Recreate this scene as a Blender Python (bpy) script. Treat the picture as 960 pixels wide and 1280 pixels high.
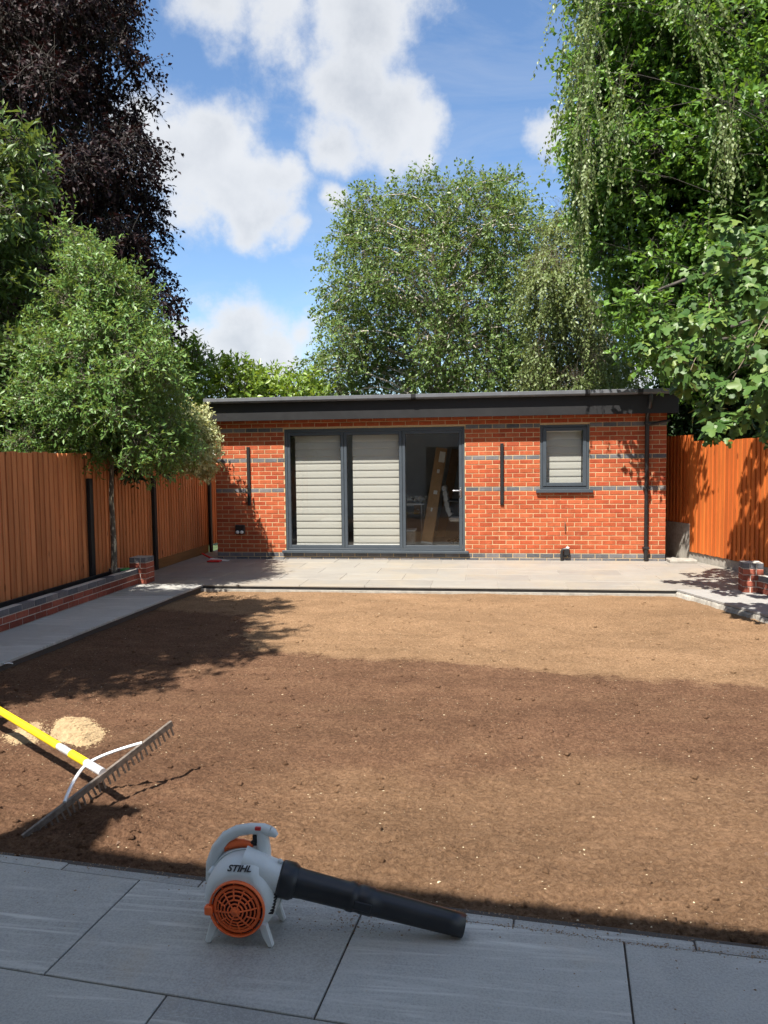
import bpy, math, random
import numpy as np
from mathutils import Vector, Matrix

random.seed(7)
RNG = np.random.default_rng(7)
for o in list(bpy.data.objects):
    bpy.data.objects.remove(o)
SC = bpy.context.scene
COL = SC.collection
R = math.radians

# ------------------------------------------------------------------ camera
FPX = 960.0; CX, CY = 480.0, 640.0
YAW = R(7.65); PITCH = math.atan(62 / 960); ROLL = 0.0113; EYE = 1.67
_f = np.array([-math.sin(YAW) * math.cos(PITCH), math.cos(YAW) * math.cos(PITCH), -math.sin(PITCH)])
_r = np.array([math.cos(YAW), math.sin(YAW), 0.0]); _u = np.cross(_r, _f)
_R = math.cos(ROLL) * _r - math.sin(ROLL) * _u
_U = math.sin(ROLL) * _r + math.cos(ROLL) * _u
CAMP = np.array([0, 0, EYE])
cam_d = bpy.data.cameras.new('camera'); cam = bpy.data.objects.new('camera', cam_d); COL.objects.link(cam)
M = Matrix(((_R[0], _U[0], -_f[0], 0), (_R[1], _U[1], -_f[1], 0), (_R[2], _U[2], -_f[2], EYE), (0, 0, 0, 1)))
cam.matrix_world = M
cam_d.sensor_fit = 'VERTICAL'; cam_d.sensor_height = 36.0; cam_d.lens = 36.0 * FPX / 1280.0
cam_d.clip_start = 0.05; cam_d.clip_end = 2000
SC.camera = cam
SC.render.resolution_x = 768; SC.render.resolution_y = 1024

def ray(x, y):
    return _f + _R * (x - CX) / FPX - _U * (y - CY) / FPX
def at(x, y, Y):                     # pixel -> point at world depth Y
    d = ray(x, y); return CAMP + d * (Y / d[1])
def gnd(x, y, z=0.0):                # pixel -> point at height z
    d = ray(x, y); return CAMP + d * ((z - EYE) / d[2])
def proj(p):
    d = np.asarray(p, float) - CAMP; z = d @ _f
    return CX + FPX * (d @ _R) / z, CY - FPX * (d @ _U) / z

# ------------------------------------------------------------------ light
SUN_EL = R(57.5); SUN_AZ = R(23.0)          # light travels 23 degrees to the right of +Y
SUN_TO = np.array([-math.sin(SUN_AZ) * math.cos(SUN_EL), -math.cos(SUN_AZ) * math.cos(SUN_EL), math.sin(SUN_EL)])
sd = bpy.data.lights.new('sun', 'SUN'); sd.energy = 5.0; sd.angle = R(0.53); sd.color = (1.0, 0.95, 0.87)
so = bpy.data.objects.new('sun', sd); COL.objects.link(so)
so.rotation_euler = Vector(SUN_TO).to_track_quat('Z', 'Y').to_euler(); so.location = (-8, -14, 30)

W = bpy.data.worlds.new('World'); SC.world = W; W.use_nodes = True
SC.view_settings.view_transform = 'Standard'; SC.view_settings.look = 'None'
SC.view_settings.exposure = 1.2; SC.view_settings.gamma = 1.0
SC.render.engine = 'CYCLES'
SC.cycles.max_bounces = 8; SC.cycles.diffuse_bounces = 3; SC.cycles.glossy_bounces = 3; SC.cycles.transparent_max_bounces = 12
SC.cycles.use_adaptive_sampling = True; SC.cycles.adaptive_threshold = 0.02; SC.cycles.use_denoising = True; SC.cycles.caustics_reflective = False

class NT:
    """tiny node-tree writer"""
    def __init__(s, tree): s.t = tree; s.n = tree.nodes; s.l = tree.links
    def node(s, typ, ins=None, **kw):
        n = s.n.new(typ)
        for k, v in kw.items(): setattr(n, k, v)
        for k, v in (ins or {}).items():
            if isinstance(v, tuple) and len(v) == 2 and hasattr(v[0], 'outputs'):
                s.l.new(v[0].outputs[v[1]], n.inputs[k])
            elif hasattr(v, 'outputs'): s.l.new(v.outputs[0], n.inputs[k])
            else: n.inputs[k].default_value = v
        return n
    def math(s, op, a, b=0.0, clamp=False):
        return s.node('ShaderNodeMath', {0: a, 1: b}, operation=op, use_clamp=clamp)
    def ramp(s, fac, stops, interp='LINEAR'):
        n = s.node('ShaderNodeValToRGB', {0: fac}); n.color_ramp.interpolation = interp
        e = n.color_ramp.elements
        while len(e) < len(stops): e.new(0.5)
        for i, (p, c) in enumerate(stops):
            e[i].position = p; e[i].color = (*c, 1) if len(c) == 3 else c
        return n
    def mix(s, fac, a, b, blend='MIX'):
        n = s.node('ShaderNodeMix', data_type='RGBA', blend_type=blend)
        for k, v in ((0, fac), (6, a), (7, b)):
            if isinstance(v, tuple) and len(v) == 2 and hasattr(v[0], 'outputs'): s.l.new(v[0].outputs[v[1]], n.inputs[k])
            elif hasattr(v, 'outputs'): s.l.new(v.outputs[2] if v.bl_idname == 'ShaderNodeMix' else v.outputs[0], n.inputs[k])
            else: n.inputs[k].default_value = (*v, 1) if isinstance(v, tuple) and len(v) == 3 else v
        return n

def build_world():
    t = NT(W.node_tree); t.n.clear()
    sky = t.node('ShaderNodeTexSky', sky_type='NISHITA', sun_disc=False)
    sky.sun_elevation = SUN_EL; sky.sun_rotation = math.atan2(SUN_TO[0], SUN_TO[1])
    sky.air_density = 1.0; sky.dust_density = 0.35; sky.ozone_density = 3.0; sky.altitude = 60
    tc = t.node('ShaderNodeTexCoord')
    d = t.node('ShaderNodeVectorMath', {0: (tc, 'Generated')}, operation='NORMALIZE')
    warp = t.node('ShaderNodeTexNoise', {'Vector': d, 'Scale': 7.0, 'Detail': 5.0, 'Roughness': 0.6})
    wv = t.node('ShaderNodeVectorMath', {0: (warp, 'Color'), 1: (0.5, 0.5, 0.5)}, operation='SUBTRACT')
    wv = t.node('ShaderNodeVectorMath', {0: wv, 'Scale': 0.10}, operation='SCALE')
    dw = t.node('ShaderNodeVectorMath', {0: d, 1: wv}, operation='ADD')
    dw = t.node('ShaderNodeVectorMath', {0: dw}, operation='NORMALIZE')
    # cumulus banks: heading (from pixels), angular size, weight
    blobs = [(270, 188, 56, 1.0), (335, 225, 46, .95), (240, 255, 46, .9), (305, 278, 40, .9), (228, 438, 42, .85), (225, 190, 58, 1.0), (285, 228, 58, 1.0), (335, 268, 40, .9), (180, 158, 44, .9), (358, 298, 24, .8), (270, 5, 48, .85), (350, 18, 52, .9), (445, 15, 66, 1.0),
             (440, 95, 52, 1.0), (485, 135, 62, 1.0), (412, 165, 46, .95), (535, 160, 46, .9), (415, 252, 26, .8), (300, 432, 56, 1.0),
             (352, 440, 48, 1.0), (388, 408, 26, .75), (250, 384, 20, .55), (694, 182, 32, .85), (812, 470, 40, .8), (480, -130, 120, .95), (1100, 260, 120, .8)]
    acc = None
    for (x, y, s, w) in blobs:
        v = ray(x, y); v = v / np.linalg.norm(v); k = 1.0 / (s * 1.10 / FPX) ** 2
        dot = t.node('ShaderNodeVectorMath', {0: dw, 1: tuple(v)}, operation='DOT_PRODUCT')
        e = t.node('ShaderNodeMath', {0: (dot, 'Value'), 1: k * 2, 2: -k * 2}, operation='MULTIPLY_ADD')
        g = t.math('MULTIPLY', t.math('EXPONENT', e), w)
        acc = g if acc is None else t.node('ShaderNodeMath', {0: acc, 1: g, 2: 0.15}, operation='SMOOTH_MAX')
    # clouds go on round the unseen sky, thickened to add white fill light
    gen = t.node('ShaderNodeTexNoise', {'Vector': d, 'Scale': 2.3, 'Detail': 4.0, 'Roughness': 0.5})
    gen = t.math('MULTIPLY', t.math('SUBTRACT', gen, 0.44), 6.0, True)
    ahead = t.node('ShaderNodeVectorMath', {0: d, 1: tuple(ray(480, 300) / np.linalg.norm(ray(480, 300)))}, operation='DOT_PRODUCT')
    away = t.node('ShaderNodeMapRange', {0: (ahead, 'Value'), 1: 0.86, 2: 0.72}, interpolation_type='SMOOTHSTEP')      # the banks above already fill this part
    acc = t.math('ADD', acc, t.math('MULTIPLY', t.math('MULTIPLY', gen, 0.75), away))
    n1 = t.node('ShaderNodeTexNoise', {'Vector': d, 'Scale': 10.0, 'Detail': 7.0, 'Roughness': 0.66})
    den = t.math('ADD', acc, t.math('MULTIPLY', t.math('SUBTRACT', n1, 0.5), 1.25))
    mask = t.node('ShaderNodeMapRange', {0: den, 1: 0.27, 2: 0.80}, interpolation_type='SMOOTHSTEP')
    thick = t.node('ShaderNodeMapRange', {0: den, 1: 0.55, 2: 1.2}, interpolation_type='SMOOTHSTEP')
    n2 = t.node('ShaderNodeTexNoise', {'Vector': d, 'Scale': 12.0, 'Detail': 6.0})
    shade = t.math('MULTIPLY', thick, t.node('ShaderNodeMapRange', {0: n2, 1: 0.35, 2: 0.65}))
    cc = t.mix(shade, (0.86, 0.88, 0.91), (0.62, 0.655, 0.71))
    hs = t.node('ShaderNodeHueSaturation', {'Saturation': 1.07, 'Color': sky})
    bs = t.node('ShaderNodeBackground', {'Color': hs, 'Strength': 0.088})
    bc = t.node('ShaderNodeBackground', {'Color': (cc, 2), 'Strength': 0.44})
    wsp = t.node('ShaderNodeTexNoise', {'Vector': t.node('ShaderNodeVectorMath', {0: d, 1: (2.0, 2.0, 6.0)}, operation='MULTIPLY'), 'Scale': 2.2, 'Detail': 7.0, 'Roughness': 0.65, 'Distortion': 0.6})
    wsp = t.node('ShaderNodeMapRange', {0: wsp, 1: 0.46, 2: 0.85, 4: 0.26})
    mk = t.math('MAXIMUM', t.math('MULTIPLY', mask, 0.93), wsp)
    ms = t.node('ShaderNodeMixShader', {0: mk, 1: bs, 2: bc})
    t.node('ShaderNodeOutputWorld', {0: ms})
build_world()

# ------------------------------------------------------------------ materials
MATS = {}
def mat(name):
    m = bpy.data.materials.new(name); m.use_nodes = True; t = NT(m.node_tree); t.n.clear(); MATS[name] = m
    return m, t
def out(t, sh, disp=None):
    o = t.node('ShaderNodeOutputMaterial', {0: sh})
def bump(t, h, strength, dist):
    return t.node('ShaderNodeBump', {'Height': h, 'Strength': strength, 'Distance': dist})
def obj_co(t, scale=(1, 1, 1), rnd=True):
    tc = t.node('ShaderNodeTexCoord'); v = (tc, 'Object')
    if rnd:
        oi = t.node('ShaderNodeObjectInfo')
        r = t.math('MULTIPLY', (oi, 'Random'), 37.0)
        cv = t.node('ShaderNodeCombineXYZ', {0: r, 1: r, 2: r})
        v = t.node('ShaderNodeVectorMath', {0: v, 1: cv}, operation='ADD')
    return t.node('ShaderNodeVectorMath', {0: v, 1: scale}, operation='MULTIPLY')
def rnd_value(t):
    oi = t.node('ShaderNodeObjectInfo'); ge = t.node('ShaderNodeNewGeometry')
    return t.math('FRACT', t.math('ADD', (oi, 'Random'), (ge, 'Random Per Island')))

def simple(name, col, rough=0.5, metal=0.0, var=0.12, scale=30.0, bumpd=0.0, spec=0.5):
    m, t = mat(name); co = obj_co(t)
    n = t.node('ShaderNodeTexNoise', {'Vector': co, 'Scale': scale, 'Detail': 5.0, 'Roughness': 0.6})
    lo = tuple(c * (1 - var * 1.6) for c in col); hi = tuple(min(1, c * (1 + var * 1.6)) for c in col)
    c = t.ramp(n, [(0.25, lo), (0.75, hi)])
    rr = t.node('ShaderNodeMapRange', {0: n, 3: max(0.02, rough - 0.1), 4: min(1, rough + 0.1)})
    ins = {'Base Color': c, 'Roughness': rr, 'Metallic': metal, 'Specular IOR Level': spec}
    if bumpd: ins['Normal'] = bump(t, n, 0.6, bumpd)
    b = t.node('ShaderNodeBsdfPrincipled', ins); out(t, b); return m

def brick_mat(name, stops, bumpd=0.0025):
    m, t = mat(name); co = obj_co(t); rv = rnd_value(t)
    base = t.ramp(rv, stops)
    n = t.node('ShaderNodeTexNoise', {'Vector': co, 'Scale': 55.0, 'Detail': 6.0, 'Roughness': 0.65})
    n2 = t.node('ShaderNodeTexNoise', {'Vector': co, 'Scale': 9.0, 'Detail': 3.0})
    v = t.math('ADD', t.math('MULTIPLY', n, 0.7), t.math('MULTIPLY', n2, 0.6))
    f = t.node('ShaderNodeMapRange', {0: v, 1: 0.35, 2: 0.95, 3: 0.62, 4: 1.25})
    gp = t.node('ShaderNodeNewGeometry'); ws = t.node('ShaderNodeTexNoise', {'Vector': (gp, 'Position'), 'Scale': 1.4, 'Detail': 6.0, 'Roughness': 0.65})
    f = t.math('MULTIPLY', f, t.node('ShaderNodeMapRange', {0: ws, 1: 0.3, 2: 0.7, 3: 0.84, 4: 1.14}))
    cf = t.node('ShaderNodeCombineColor', {0: f, 1: f, 2: f})
    c = t.mix(1.0, (base, 0), (cf, 0), 'MULTIPLY')
    sm = t.node('ShaderNodeTexNoise', {'Vector': (gp, 'Position'), 'Scale': 11.0, 'Detail': 5.0, 'Roughness': 0.7})
    c = t.mix(t.node('ShaderNodeMapRange', {0: sm, 1: 0.56, 2: 0.78, 3: 0.0, 4: 0.20}), (c, 2), (0.50, 0.36, 0.22))
    b = t.node('ShaderNodeBsdfPrincipled', {'Base Color': (c, 2), 'Roughness': 0.85, 'Specular IOR Level': 0.25, 'Normal': bump(t, n, 0.7, bumpd)})
    out(t, b); return m

def wood_mat(name, stops, axis=2, rough=0.7):
    m, t = mat(name); rv = rnd_value(t)
    sc = [38.0, 38.0, 38.0]; sc[axis] = 1.6
    co = obj_co(t, tuple(sc)); co2 = obj_co(t, tuple(3.0 if i != axis else 0.9 for i in range(3)))
    base = t.ramp(rv, stops)
    g = t.node('ShaderNodeTexNoise', {'Vector': co, 'Scale': 1.0, 'Detail': 5.0, 'Roughness': 0.6, 'Distortion': 0.6})
    b2 = t.node('ShaderNodeTexNoise', {'Vector': co2, 'Scale': 1.3, 'Detail': 4.0})
    kn = t.node('ShaderNodeTexVoronoi', {'Vector': obj_co(t, tuple(7.0 if i != axis else 2.2 for i in range(3))), 'Scale': 1.0})
    kf = t.node('ShaderNodeMapRange', {0: (kn, 'Distance'), 1: 0.06, 2: 0.13, 3: 0.45, 4: 1.0})
    f = t.math('ADD', t.math('MULTIPLY', g, 0.75), t.math('MULTIPLY', b2, 0.6))
    f = t.node('ShaderNodeMapRange', {0: f, 1: 0.35, 2: 1.0, 3: 0.62, 4: 1.28})
    f = t.math('MULTIPLY', f, kf)
    cf = t.node('ShaderNodeCombineColor', {0: f, 1: f, 2: f})
    c = t.mix(1.0, (base, 0), (cf, 0), 'MULTIPLY')
    b = t.node('ShaderNodeBsdfPrincipled', {'Base Color': (c, 2), 'Roughness': rough, 'Specular IOR Level': 0.3, 'Normal': bump(t, g, 0.5, 0.003)})
    out(t, b); return m

def slab_mat(name, dark, light, vein, dust, dust_amt):
    m, t = mat(name); co = obj_co(t); rv = rnd_value(t)
    tc = t.node('ShaderNodeTexCoord'); oi = t.node('ShaderNodeObjectInfo')
    fine = t.node('ShaderNodeTexNoise', {'Vector': co, 'Scale': 120.0, 'Detail': 4.0, 'Roughness': 0.7})
    mid = t.node('ShaderNodeTexNoise', {'Vector': co, 'Scale': 5.0, 'Detail': 6.0, 'Roughness': 0.6, 'Distortion': 0.8})
    rot = t.node('ShaderNodeMapping', {'Vector': co, 'Rotation': (0, 0, 0.5), 'Scale': (0.7, 13.0, 1.0)})
    ve = t.node('ShaderNodeTexNoise', {'Vector': rot, 'Scale': 1.6, 'Detail': 7.0, 'Roughness': 0.62, 'Distortion': 1.2})
    bl = t.node('ShaderNodeTexNoise', {'Vector': co, 'Scale': 1.7, 'Detail': 2.0})
    vm = t.math('MULTIPLY', t.node('ShaderNodeMapRange', {0: ve, 1: 0.50, 2: 0.66}), t.node('ShaderNodeMapRange', {0: bl, 1: 0.42, 2: 0.60}))
    f = t.math('ADD', t.math('MULTIPLY', mid, 0.5), t.math('MULTIPLY', t.math('SUBTRACT', fine, 0.26), 1.35))
    f = t.math('ADD', f, t.math('MULTIPLY', t.math('SUBTRACT', rv, 0.5), 0.28))
    c = t.ramp(f, [(0.32, dark), (0.78, light)])
    c = t.mix(t.math('MULTIPLY', vm, 0.85), (c, 0), vein)
    gp = t.node('ShaderNodeNewGeometry')
    dn = t.node('ShaderNodeTexNoise', {'Vector': (gp, 'Position'), 'Scale': 1.1, 'Detail': 8.0, 'Roughness': 0.68})
    dm = t.node('ShaderNodeMapRange', {0: dn, 1: 0.62 - dust_amt * 0.4, 2: 0.82 - dust_amt * 0.2})
    c = t.mix(t.math('MULTIPLY', dm, 0.75), (c, 2), dust)
    sp = t.node('ShaderNodeTexNoise', {'Vector': (gp, 'Position'), 'Scale': 75.0, 'Detail': 2.0})
    sm = t.node('ShaderNodeMapRange', {0: sp, 1: 0.70, 2: 0.74})
    c = t.mix(t.math('MULTIPLY', sm, 0.45), (c, 2), dust)
    h = t.math('ADD', fine, t.math('MULTIPLY', mid, 0.8))
    b = t.node('ShaderNodeBsdfPrincipled', {'Base Color': (c, 2), 'Roughness': t.node('ShaderNodeMapRange', {0: mid, 3: 0.5, 4: 0.75}), 'Specular IOR Level': 0.4, 'Normal': bump(t, h, 0.5, 0.0025)})
    out(t, b); return m

def leaf_mat(name, stops, trans=0.3, tcol=None, rough=0.45, spec=0.4):
    m, t = mat(name)
    a = t.node('ShaderNodeAttribute', attribute_name='rnd')
    c = t.ramp((a, 'Fac'), stops)
    if tcol is None: tcol = tuple(min(1, x * k) for x, k in zip(stops[-1][1], (1.35, 1.3, 0.7)))
    p = t.node('ShaderNodeBsdfPrincipled', {'Base Color': c, 'Roughness': rough, 'Specular IOR Level': spec})
    tr = t.node('ShaderNodeBsdfTranslucent', {'Color': (*tcol, 1)})
    ms = t.node('ShaderNodeMixShader', {0: trans, 1: p, 2: tr}); out(t, ms); return m

def leaf_obj_mat(name, stops, tcol):
    m, t = mat(name); rv = rnd_value(t); co = obj_co(t)
    c = t.ramp(rv, stops)
    p = t.node('ShaderNodeBsdfPrincipled', {'Base Color': c, 'Roughness': 0.45, 'Specular IOR Level': 0.3})
    tr = t.node('ShaderNodeBsdfTranslucent', {'Color': (*tcol, 1)})
    out(t, t.node('ShaderNodeMixShader', {0: 0.22, 1: p, 2: tr})); return m

def glass_mat(name, tint):
    m, t = mat(name)
    lw_ = t.node('ShaderNodeLayerWeight', {'Blend': 0.5})
    fr = t.math('ADD', t.math('MULTIPLY', t.math('POWER', (lw_, 'Facing'), 5.0), 0.9), 0.035)
    tr = t.node('ShaderNodeBsdfTransparent', {'Color': (*tint, 1)})
    gl = t.node('ShaderNodeBsdfGlossy', {'Roughness': 0.0, 'Color': (1, 1, 1, 1)})
    out(t, t.node('ShaderNodeMixShader', {0: fr, 1: tr, 2: gl})); return m

def soil_mat():
    m, t = mat('soil'); gp = t.node('ShaderNodeNewGeometry'); P = (gp, 'Position')
    sx = t.node('ShaderNodeSeparateXYZ', {0: P})
    fine = t.node('ShaderNodeTexNoise', {'Vector': P, 'Scale': 48.0, 'Detail': 8.0, 'Roughness': 0.78})
    mid = t.node('ShaderNodeTexNoise', {'Vector': P, 'Scale': 6.0, 'Detail': 6.0, 'Roughness': 0.65})
    big = t.node('ShaderNodeTexNoise', {'Vector': P, 'Scale': 0.9, 'Detail': 4.0, 'Roughness': 0.55})
    st = t.node('ShaderNodeTexNoise', {'Vector': t.node('ShaderNodeVectorMath', {0: P, 1: (0.5, 5.0, 1.0)}, operation='MULTIPLY'), 'Scale': 1.2, 'Detail': 6.0, 'Roughness': 0.6})
    # dry raked top dressing towards the terrace, damp soil nearer the house
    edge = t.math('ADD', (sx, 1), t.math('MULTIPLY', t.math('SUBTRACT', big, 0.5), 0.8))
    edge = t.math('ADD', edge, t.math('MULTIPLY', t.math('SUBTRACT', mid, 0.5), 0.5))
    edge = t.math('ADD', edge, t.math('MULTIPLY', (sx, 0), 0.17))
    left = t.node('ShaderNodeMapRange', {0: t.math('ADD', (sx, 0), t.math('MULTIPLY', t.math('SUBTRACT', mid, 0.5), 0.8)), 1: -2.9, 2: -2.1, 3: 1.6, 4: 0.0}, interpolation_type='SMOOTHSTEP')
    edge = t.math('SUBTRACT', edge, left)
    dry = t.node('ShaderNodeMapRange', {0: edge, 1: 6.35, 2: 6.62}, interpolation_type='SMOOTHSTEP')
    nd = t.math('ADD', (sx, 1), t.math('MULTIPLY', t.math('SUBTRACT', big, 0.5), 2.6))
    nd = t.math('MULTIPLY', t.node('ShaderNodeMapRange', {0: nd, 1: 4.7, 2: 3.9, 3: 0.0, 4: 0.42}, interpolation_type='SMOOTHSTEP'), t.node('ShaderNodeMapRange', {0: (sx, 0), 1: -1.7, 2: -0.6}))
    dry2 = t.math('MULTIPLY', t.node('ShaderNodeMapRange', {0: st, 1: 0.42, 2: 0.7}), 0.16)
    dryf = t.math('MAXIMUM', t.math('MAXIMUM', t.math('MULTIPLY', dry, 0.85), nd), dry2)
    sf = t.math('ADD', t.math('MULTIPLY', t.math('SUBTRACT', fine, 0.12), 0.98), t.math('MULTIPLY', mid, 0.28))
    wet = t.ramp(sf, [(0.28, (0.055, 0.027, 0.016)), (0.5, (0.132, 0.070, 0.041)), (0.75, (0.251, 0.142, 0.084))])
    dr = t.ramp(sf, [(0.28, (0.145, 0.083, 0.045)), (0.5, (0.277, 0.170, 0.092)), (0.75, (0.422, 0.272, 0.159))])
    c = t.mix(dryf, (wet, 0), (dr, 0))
    pv = t.node('ShaderNodeTexNoise', {'Vector': t.node('ShaderNodeVectorMath', {0: P, 1: (0.6, 1.5, 1.0)}, operation='MULTIPLY'), 'Scale': 1.1, 'Detail': 5.0, 'Roughness': 0.6, 'Distortion': 0.5})
    pf = t.node('ShaderNodeMapRange', {0: pv, 1: 0.3, 2: 0.7, 3: 0.84, 4: 1.14})
    c = t.mix(1.0, (c, 2), (t.node('ShaderNodeCombineColor', {0: pf, 1: pf, 2: pf}), 0), 'MULTIPLY')
    bits = t.node('ShaderNodeTexVoronoi', {'Vector': P, 'Scale': 42.0, 'Randomness': 1.0})
    bm = t.math('MULTIPLY', t.node('ShaderNodeMapRange', {0: (bits, 'Distance'), 1: 0.14, 2: 0.09}),
                t.math('GREATER_THAN', (t.node('ShaderNodeSeparateColor', {0: (bits, 'Color')}), 0), 0.93))
    c = t.mix(t.math('MULTIPLY', bm, 0.8), (c, 2), (0.52, 0.42, 0.28))
    h = t.math('ADD', t.math('MULTIPLY', fine, 1.0), t.math('MULTIPLY', mid, 0.6))
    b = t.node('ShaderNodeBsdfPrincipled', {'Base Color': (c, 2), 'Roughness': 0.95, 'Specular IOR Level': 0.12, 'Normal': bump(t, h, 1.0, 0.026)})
    out(t, b); return m

soil_mat()
RED = [(0.0, (0.315, 0.060, 0.023)), (0.2, (0.365, 0.074, 0.028)), (0.55, (0.385, 0.087, 0.033)), (0.88, (0.405, 0.102, 0.041)), (1.0, (0.335, 0.056, 0.024))]
brick_mat('brick_red', RED)
brick_mat('brick_blue', [(0.0, (0.085, 0.088, 0.100)), (0.5, (0.13, 0.13, 0.14)), (1.0, (0.18, 0.165, 0.165))])
brick_mat('brick_planter', [(0.0, (0.17, 0.045, 0.030)), (0.5, (0.26, 0.070, 0.045)), (1.0, (0.33, 0.095, 0.060))])
simple('mortar', (0.491, 0.370, 0.218), 0.95, var=0.12, scale=60, bumpd=0.002, spec=0.1)
simple('mortar_grey', (0.486, 0.446, 0.392), 0.95, var=0.15, scale=60, bumpd=0.002, spec=0.1)
wood_mat('fence_left', [(0.0, (0.432, 0.158, 0.060)), (0.5, (0.543, 0.204, 0.079)), (1.0, (0.638, 0.249, 0.100))])
wood_mat('fence_right', [(0.0, (0.428, 0.103, 0.020)), (0.5, (0.507, 0.129, 0.025)), (1.0, (0.564, 0.158, 0.031))])
wood_mat('fence_rail', [(0.0, (0.20, 0.10, 0.035)), (1.0, (0.28, 0.14, 0.05))], axis=1)
slab_mat('slab_grey', (0.287, 0.281, 0.262), (0.440, 0.430, 0.395), (0.611, 0.599, 0.548), (0.415, 0.321, 0.214), 0.12)
slab_mat('slab_terrace', (0.207, 0.190, 0.169), (0.272, 0.253, 0.222), (0.322, 0.303, 0.267), (0.314, 0.261, 0.187), 0.38)
slab_mat('slab_path', (0.22, 0.215, 0.205), (0.32, 0.31, 0.295), (0.40, 0.385, 0.36), (0.38, 0.32, 0.24), 0.2)
simple('grout', (0.075, 0.062, 0.052), 0.95, scale=50, bumpd=0.002)
simple('concrete', (0.302, 0.281, 0.245), 0.9, var=0.2, scale=14, bumpd=0.004, spec=0.2)
simple('anthracite', (0.050, 0.062, 0.075), 0.38, var=0.05, scale=8)
simple('black_plastic', (0.012, 0.012, 0.013), 0.42, var=0.2, scale=20)
simple('gutter_grey', (0.11, 0.115, 0.125), 0.45, var=0.08, scale=8)
simple('fascia_dark', (0.015, 0.015, 0.016), 0.6, var=0.1, scale=6, spec=0.3)
simple('blind_fabric', (0.43, 0.42, 0.39), 0.9, var=0.04, scale=120, spec=0.1)
simple('room_wall', (0.55, 0.55, 0.54), 0.9, var=0.05, scale=4)
simple('room_floor', (0.30, 0.29, 0.28), 0.5, var=0.1, scale=6)
simple('cardboard', (0.33, 0.20, 0.10), 0.85, var=0.12, scale=9)
simple('paper_label', (0.62, 0.62, 0.60), 0.8, var=0.05)
simple('chair_fabric', (0.42, 0.42, 0.42), 0.85, var=0.12, scale=40)
simple('white_board', (0.72, 0.72, 0.70), 0.5, var=0.04)
simple('steel', (0.62, 0.63, 0.65), 0.3, metal=1.0, var=0.08, scale=40)
simple('aluminium', (0.80, 0.81, 0.82), 0.42, metal=0.55, var=0.05, scale=30)
simple('rake_bar', (0.20, 0.165, 0.135), 0.5, metal=0.45, var=0.35, scale=35, bumpd=0.001)
simple('rake_tine', (0.17, 0.13, 0.10), 0.7, metal=0.2, var=0.3, scale=60)
simple('yellow_grip', (0.86, 0.60, 0.015), 0.4, var=0.08, scale=12)
simple('shell_grey', (0.64, 0.675, 0.67), 0.42, var=0.07, scale=9, bumpd=0.0003)
simple('orange_plastic', (0.90, 0.150, 0.035), 0.42, var=0.14, scale=20)
simple('vent_dark', (0.10, 0.020, 0.014), 0.8, var=0.2)
simple('tube_black', (0.017, 0.018, 0.021), 0.36, var=0.25, scale=10, bumpd=0.0004)
simple('print_black', (0.012, 0.012, 0.013), 0.5)
simple('red_paint', (0.55, 0.02, 0.018), 0.45, var=0.08)
simple('white_paint', (0.78, 0.78, 0.76), 0.5, var=0.06)
simple('green_plastic', (0.05, 0.32, 0.09), 0.4, var=0.1)
simple('membrane', (0.012, 0.013, 0.015), 0.5, var=0.3, scale=12, bumpd=0.004)
simple('planter_soil', (0.045, 0.030, 0.020), 0.95, var=0.3, scale=40, bumpd=0.01)
simple('roof_felt', (0.10, 0.10, 0.11), 0.8)
simple('roof_tile', (0.16, 0.075, 0.05), 0.85, var=0.2, scale=6)
simple('ground_grass', (0.055, 0.085, 0.025), 0.95, var=0.3, scale=2)
simple('seed_grain', (0.335, 0.237, 0.128), 0.85, var=0.2, scale=60)
simple('bucket_black', (0.02, 0.02, 0.022), 0.5)
simple('bark', (0.16, 0.125, 0.09), 0.9, var=0.35, scale=16, bumpd=0.012)
simple('bark_pale', (0.40, 0.36, 0.30), 0.85, var=0.35, scale=12, bumpd=0.006)
simple('bark_dark', (0.06, 0.05, 0.042), 0.9, var=0.3, scale=14, bumpd=0.012)
def mottled():
    m, t = mat('bark_mottled'); co = obj_co(t, (1, 1, .35))
    n = t.node('ShaderNodeTexNoise', {'Vector': co, 'Scale': 26.0, 'Detail': 4.0, 'Roughness': 0.6})
    c = t.ramp(n, [(0.40, (0.075, 0.062, 0.048)), (0.54, (0.12, 0.10, 0.075)), (0.60, (0.42, 0.37, 0.27)), (0.75, (0.52, 0.47, 0.36))])
    out(t, t.node('ShaderNodeBsdfPrincipled', {'Base Color': c, 'Roughness': 0.85, 'Normal': bump(t, n, 0.6, 0.006)})); return m
mottled()
simple('crumb_dry', (0.27, 0.185, 0.12), 0.95, var=0.25, scale=300, spec=0.1)
simple('straw', (0.58, 0.47, 0.30), 0.85, var=0.3, scale=400)
simple('wood_bit', (0.13, 0.075, 0.045), 0.9, var=0.3, scale=200)
glass_mat('glass', (0.95, 0.955, 0.945))
def house_brick():
    m, t = mat('house_brick'); gp = t.node('ShaderNodeNewGeometry')
    b = t.node('ShaderNodeTexBrick', {'Vector': t.node('ShaderNodeMapping', {'Vector': (gp, 'Position'), 'Rotation': (R(90), 0, 0)}), 'Color1': (0.36, 0.10, 0.05, 1), 'Color2': (0.45, 0.14, 0.07, 1), 'Mortar': (0.5, 0.43, 0.33, 1), 'Scale': 1.0, 'Brick Width': 0.225, 'Row Height': 0.075, 'Mortar Size': 0.01})
    out(t, t.node('ShaderNodeBsdfPrincipled', {'Base Color': b, 'Roughness': 0.9})); return m
simple('bounce_white', (0.80, 0.79, 0.76), 0.9, var=0.04, scale=3)  # unseen house wall made white to bounce light back onto the patio
house_brick()

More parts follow.
